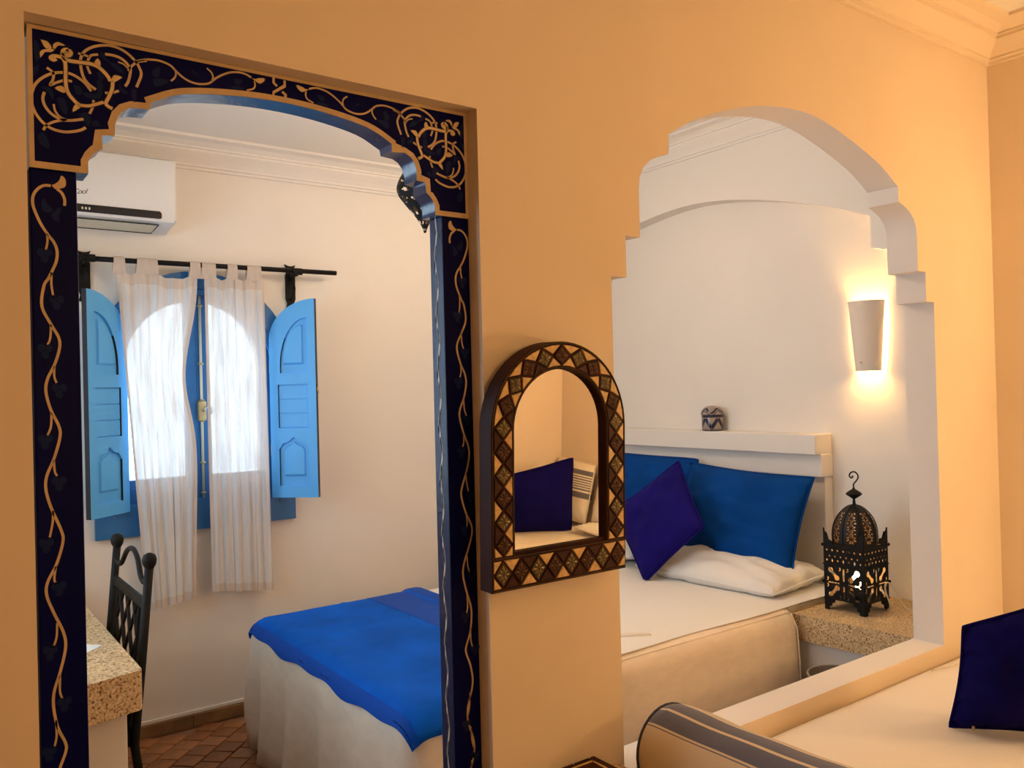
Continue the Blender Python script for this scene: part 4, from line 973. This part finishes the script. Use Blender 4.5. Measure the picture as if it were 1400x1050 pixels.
# path along the middle of the border: straight up, round the arch, down
RC=(MW+IW)/2; bw=(MW-IW)/2-.0075
Ls=zs-zi; tot=2*Ls+pi*RC; ND=21; pit=tot/ND
def path(s,t):   # s along, t: + outwards
    if s<Ls: return (-RC-t, zi+s)
    if s<Ls+pi*RC: q=pi-(s-Ls)/RC; return ((RC+t)*cos(q),zs+(RC+t)*sin(q))
    return (RC+t, zs-(s-Ls-pi*RC))
def tile_mesh(name,P,m,flower=False,h=.0032):
    """inlay piece with its own bevelled edge; flower = embossed eight-petal relief"""
    c=(sum(p[0] for p in P)/len(P),sum(p[1] for p in P)/len(P)); n=len(P)
    V=[mf(a,b,DEP-.001) for a,b in P]; ins=[(c[0]+(a-c[0])*.88,c[1]+(b-c[1])*.88) for a,b in P]
    V+=[mf(a,b,DEP+h) for a,b in ins]; Fc=[(i,(i+1)%n,n+(i+1)%n,n+i) for i in range(n)]+[tuple(range(n,2*n))]
    if flower:
        dirs=[]
        for i in range(n):
            a=ins[i]; b=ins[(i+1)%n]; dirs.append((a[0]-c[0],a[1]-c[1])); dirs.append(((a[0]+b[0])/2-c[0],(a[1]+b[1])/2-c[1]))
        for k,(dx,dy) in enumerate(dirs):
            L=sqrt(dx*dx+dy*dy); f=.86 if k%2==0 else .92; nx,ny=-dy/L,dx/L; w=.0034 if k%2==0 else .0030
            b0=len(V)
            for (r,t,hh) in ((.12,0,h+.0008),(.66*f,w,h+.0003),(f*1.02,0,h+.0002),(.66*f,-w,h+.0003),(.6*f,0,h+.0022)):
                V.append(mf(c[0]+dx*r+nx*t,c[1]+dy*r+ny*t,DEP+hh))
            Fc+=[(b0,b0+1,b0+4),(b0+1,b0+2,b0+4),(b0+2,b0+3,b0+4),(b0+3,b0,b0+4)]
    o=mesh(name,V,Fc,m,mir)
    if flower:
        o.data.materials.append(M['petal_a'] if m is M['metal_a'] else M['petal_b'])
        for i,p in enumerate(o.data.polygons):
            if i>n: p.material_index=1
    return o
gp=.0017
for k in range(ND):
    s=(k+.5)*pit
    P=[path(s-pit/2+gp,0),path(s,-bw+gp),path(s+pit/2-gp,0),path(s,bw-gp)]
    tile_mesh('inlay_flower',P,M['metal_a'] if k%2==1 else M['metal_b'],True)
for k in range(ND+1):
    s=k*pit
    for sg in (1,-1):
        a0=max(.0015,s-pit/2+gp*1.5); a1=min(tot-.0015,s+pit/2-gp*1.5)
        mid=min(max(s,.0015),tot-.0015)
        if k==0: P=[path(.0015,sg*gp*2),path(.0015,sg*bw),path(a1,sg*bw)]
        elif k==ND: P=[path(tot-.0015,sg*gp*2),path(a0,sg*bw),path(tot-.0015,sg*bw)]
        else: P=[path(a0,sg*bw),path(mid,sg*bw),path(a1,sg*bw),path(mid,sg*gp*2)]
        arch_=Ls-.01<s<Ls+pi*RC+.01
        if sg>0: bone=arch_ or k%2==0
        else: bone=(k%2==1) if not arch_ else k%3!=0
        if k in(0,ND): bone=True
        tile_mesh('bone_triangle' if bone else 'wood_triangle',P,M['bone'] if bone else M['metal_b'],False,.0026)
# bottom row
NB=8; pb=2*(MW-.004)/NB; zc_=(zb+zi)/2; bh=(zi-zb)/2-.0075
for k in range(NB):
    x=-MW+.004+(k+.5)*pb
    tile_mesh('inlay_flower',[(x-pb/2+gp,zc_),(x,zc_-bh+gp),(x+pb/2-gp,zc_),(x,zc_+bh-gp)],M['metal_a'] if k%2==0 else M['metal_b'],True)
for k in range(NB+1):
    x=-MW+.004+k*pb
    for sg in (1,-1):
        if k==0: P=[(x,zc_+sg*gp*2),(x,zc_+sg*bh),(x+pb/2-gp*1.5,zc_+sg*bh)]
        elif k==NB: P=[(x,zc_+sg*gp*2),(x-pb/2+gp*1.5,zc_+sg*bh),(x,zc_+sg*bh)]
        else: P=[(x-pb/2+gp*1.5,zc_+sg*bh),(x+pb/2-gp*1.5,zc_+sg*bh),(x,zc_+sg*gp*2)]
        bone=(k%2==(1 if sg>0 else 0)) or k in(0,NB)
        tile_mesh('bone_triangle' if bone else 'wood_triangle',P,M['bone'] if bone else M['metal_b'],False,.0026)
# twisted wire along the edges
wr_=MB()
def wire(P,closed=False):
    Q=[];  # resample
    for i in range(len(P)-1):
        a,b=Vector(P[i]),Vector(P[i+1]); L=(b-a).length; n=max(1,int(L/.0035))
        for j in range(n): Q.append(a+(b-a)*j/n)
    Q.append(Vector(P[-1]))
    wr_.tube([mf(p.x,p.y,DEP+.0008) for p in Q],[.0017 if i%2 else .0009 for i in range(len(Q))],5)
o2=[(a*(1-.003/MW) if True else a,b) for a,b in outl]
wire([(-MW+.003,zb+.003),(-MW+.003,zs)]+arc(0,zs,MW-.003,180,0,40)[1:-1]+[(MW-.003,zs),(MW-.003,zb+.003)])
wire([(-IW-.004,zi-.003),(-IW-.004,zs)]+arc(0,zs,IW+.004,180,0,40)[1:-1]+[(IW+.004,zs),(IW+.004,zi-.003)])
wire([(-MW+.003,zb+.003),(MW-.003,zb+.003)]); wire([(-MW+.003,zi-.003),(MW-.003,zi-.003)])
wr_.build('wire_trim',M['metal_a'],mir,smooth=True)

# ================================================================ GUEST ROOM: CONSOLE, TRAY, DAYBED
cs=thing('console_shelf','pebble stone console shelf below the arched mirror','console',(1.26,-.1,0))
MB().plate([[(1.075,-.002),(1.418,-.002),(1.418,-.05),(1.418,-.33),(1.075,-.33)]],.47,.567,lambda a,b,c:(a,b,c)).build('slab',M['stone'],cs)
MB().box(1.10,-.30,0,1.42,-.004,.47,.005).build('support',M['cream'],cs)
bxx=thing('inlaid_box','dark wooden box with bone inlay lines on stone console','box',(1.22,-.09,.567))
MB().box(1.10,-.165,.567,1.338,-.008,.608,.003).build('body',M['darkwood'],bxx)
il=MB()
def frame2(x0,x1,y0,y1,w,z=.6086):
    for a,b,c,d in ((x0,x1,y1-w,y1),(x0,x1,y0,y0+w),(x0,x0+w,y0,y1),(x1-w,x1,y0,y1)): il.box(a,c,z-.001,b,d,z+.0006)
frame2(1.118,1.318,-.147,-.026,.006)
for k in range(6): il.box(1.15+k*.022,-.115,.6076,1.165+k*.022,-.06,.6092)
il.build('bone_inlay',M['bone'],bxx)
st=MB()
for k in range(5): 
    for y in (-.013,-.158): st.lathe([(.002,.607),(.002,.6092),(.0005,.6096)],1.12+k*.05,y,6)
st.build('stud',M['chrome'],bxx)
db=thing('daybed','daybed with white mattress under scalloped arch, foot end at the console','daybed',(2.4,-.5,0))
plan=[(1.45,-.95),(3.497,-.95),(3.497,-.004),(1.45,-.004)]
MB().plate([plan],0,.30,lambda a,b,c:(a,b,c)).build('base',M['cream'],db)
V=[];Fc=[]
def cushion_slab(plan,z0,z1,r,nm,m,par,seed,amp):
    """mattress: rounded upper edge and a slightly uneven top built as a grid"""
    x0=min(p[0] for p in plan);x1=max(p[0] for p in plan);y0=min(p[1] for p in plan);y1=max(p[1] for p in plan)
    nx,ny=64,40;V=[];Fc=[];cut=[p for p in plan]
    def inside(x,y): return True
    K={}
    for i in range(nx+1):
        for j in range(ny+1):
            x=x0+(x1-x0)*i/nx;y=y0+(y1-y0)*j/ny
            if not inside(x,y) : continue
            e=min(x-x0,x1-x,y-y0,y1-y)
            e=max(0,e); d=r-sqrt(max(0,r*r-(r-min(e,r))**2))
            K[i,j]=len(V); V.append((x,y,z1-d+amp*mnoise.noise(Vector((x*2.6,y*2.6,seed)))*min(1,e/.1)))
    for i in range(nx):
        for j in range(ny):
            q=[(i,j),(i+1,j),(i+1,j+1),(i,j+1)]
            if all(k in K for k in q): Fc.append(tuple(K[k] for k in q))
    o=mesh(nm,V,Fc,m,par,smooth=True)
    bm=bmesh.new(); bm.from_mesh(o.data); ed=[e for e in bm.edges if len(e.link_faces)==1]
    r_=bmesh.ops.extrude_edge_only(bm,edges=ed); zz=z0-(par.location.z if par else 0)
    for v in r_['geom']:
        if isinstance(v,bmesh.types.BMVert): v.co.z=zz
    bmesh.ops.recalc_face_normals(bm,faces=bm.faces); bm.to_mesh(o.data); bm.free()
    for p in o.data.polygons: p.use_smooth=True
    return o
cushion_slab(plan,.30,.487,.04,'mattress',M['matt'],db,1.5,.012)
# bolster
bst=stripes('striped_bolster_cotton',0,(.72,.58,.40),(.115,.12,.175),[(.372,.376),(.386,.452),(.464,.524),(.536,.541),(.549,.554),(.562,.567)],None)
V=[];Fc=[];UV=[];n=48;xc,zc,rB=1.532,.597,.11; ys=[-.045,-.048,-.056,-.072,-.10]+[-.10-.87*i/26 for i in range(1,27)]+[-.985,-.995,-1.0]
rs=[.30,.62,.82,.94,1.0]+[1.0]*26+[.85,.6,.3]
for k,(y,f) in enumerate(zip(ys,rs)):
    for j in range(n+1):
        u=j/n; q=-pi/2-2*pi*u      # u=0 bottom, .25 -X side, .5 top, .75 +X
        rr=rB*f*(1+.02*sin(y*13+u*5)+.012*sin(y*29+u*11))
        V.append((xc+rr*cos(q),y,zc+rr*sin(q)*(1.0 if sin(q)>0 else .98))); UV.append((u,k/len(ys)))
for k in range(len(ys)-1):
    for j in range(n): a=k*(n+1)+j; Fc.append((a,a+1,a+n+2,a+n+1))
Fc.append(tuple(range(n))); Fc.append(tuple((len(ys)-1)*(n+1)+j for j in range(n)))
bo=mesh('bolster',V,Fc,bst,None,smooth=True); ul=bo.data.uv_layers.new(name='UVMap')
for p in bo.data.polygons:
    for li in p.loop_indices: ul.data[li].uv=UV[bo.data.loops[li].vertex_index]
tag(bo,'cream bolster with charcoal stripes lying across foot of the daybed','bolster')
MB().tube([(xc+rB*.95*cos(2*pi*j/32),-.066,zc+rB*.95*sin(2*pi*j/32)) for j in range(32)],.0035,6,closed=True).build('seam',mat('dark_blue_piping',(.05,.05,.09),.8),bo,smooth=True)
# navy cushion close to the camera
pillow('navy_cushion','large navy velvet cushion standing on daybed at right edge of the view','cushion',[(2.455,-.350,.785),(2.66,-.65,.945),(2.63,-.61,.492),(2.431,-.314,.490)],.20,M['navyvelvet'],pin=.07,cr=.02,seed=12,flange=.05,wr=.012,power=.5,gath=1.6,zmin=.490)
cz=MB().box(2.455,-.375,.492,2.462,-.369,.512,.001).build('zip_pull',M['brass'],[o for o in bpy.data.objects if o.name.startswith('navy_cushion')][0])
wc_=MB().tube(catmull([(2.85,-.05,.495),(2.98,-.075,.496),(3.08,-.07,.496),(3.18,-.06,.496),(3.26,-.07,.495)],5),.0025,6).build('white_string',M['cord'],None,smooth=True); tag(wc_,'thin white string lying on daybed along the arch sill','string')
# ---- second bed across the room (seen in the mirror)
b2=thing('guest_bed','second white bed at the back of guest room, reflected in mirror','bed',(2.7,-2.3,0))
MB().box(1.9,-2.795,0,3.497,-1.75,.30,.01).build('base',M['cream'],b2)
cushion_slab([(1.9,-2.795),(3.497,-2.795),(3.497,-1.75),(1.9,-1.75)],.30,.487,.05,'mattress',M['matt'],b2,4.2,.014)
pillow('navy_cushion','navy cushion on the second bed, the dark one reflected in mirror','cushion',[(2.80,-2.50,.845),(3.21,-2.33,.955),(3.25,-2.385,.495),(2.86,-2.57,.495)],.16,M['navyvelvet'],pin=.04,seed=15,flange=.04,wr=.008,power=.5)
stp=stripes('striped_pillow_cotton',1,(.76,.68,.55),(.13,.12,.15),[(.40,.50),(.53,.555),(.575,.595),(.615,.635),(.655,.675),(.695,.715),(.735,.755),(.78,.86)],None)
pillow('striped_pillow','cream pillow with charcoal stripes leaning on wall of second bed, reflected in mirror','pillow',[(3.46,-2.77,.89),(3.45,-2.40,.88),(3.36,-2.39,.52),(3.36,-2.77,.52)],.13,stp,pin=.03,seed=4)
pillow('white_pillow','white pillow leaning on wall beside striped pillow of second bed','pillow',[(3.46,-2.35,.90),(3.46,-1.84,.90),(3.36,-1.84,.54),(3.36,-2.34,.54)],.13,M['sheet'],pin=.03,seed=8,zmin=.49)
pillow('white_pillow','white pillow lying flat on the second bed below its striped pillow','pillow',[(3.40,-2.36,.53),(3.40,-1.80,.53),(3.22,-1.80,.53),(3.22,-2.34,.53)],.07,M['sheet'],pin=.03,seed=11,zmin=.49)
sconce('white half-cone plaster wall lamp on the right wall of guest room, out of frame',3.5,-1.0,1.78,-1,1.0)
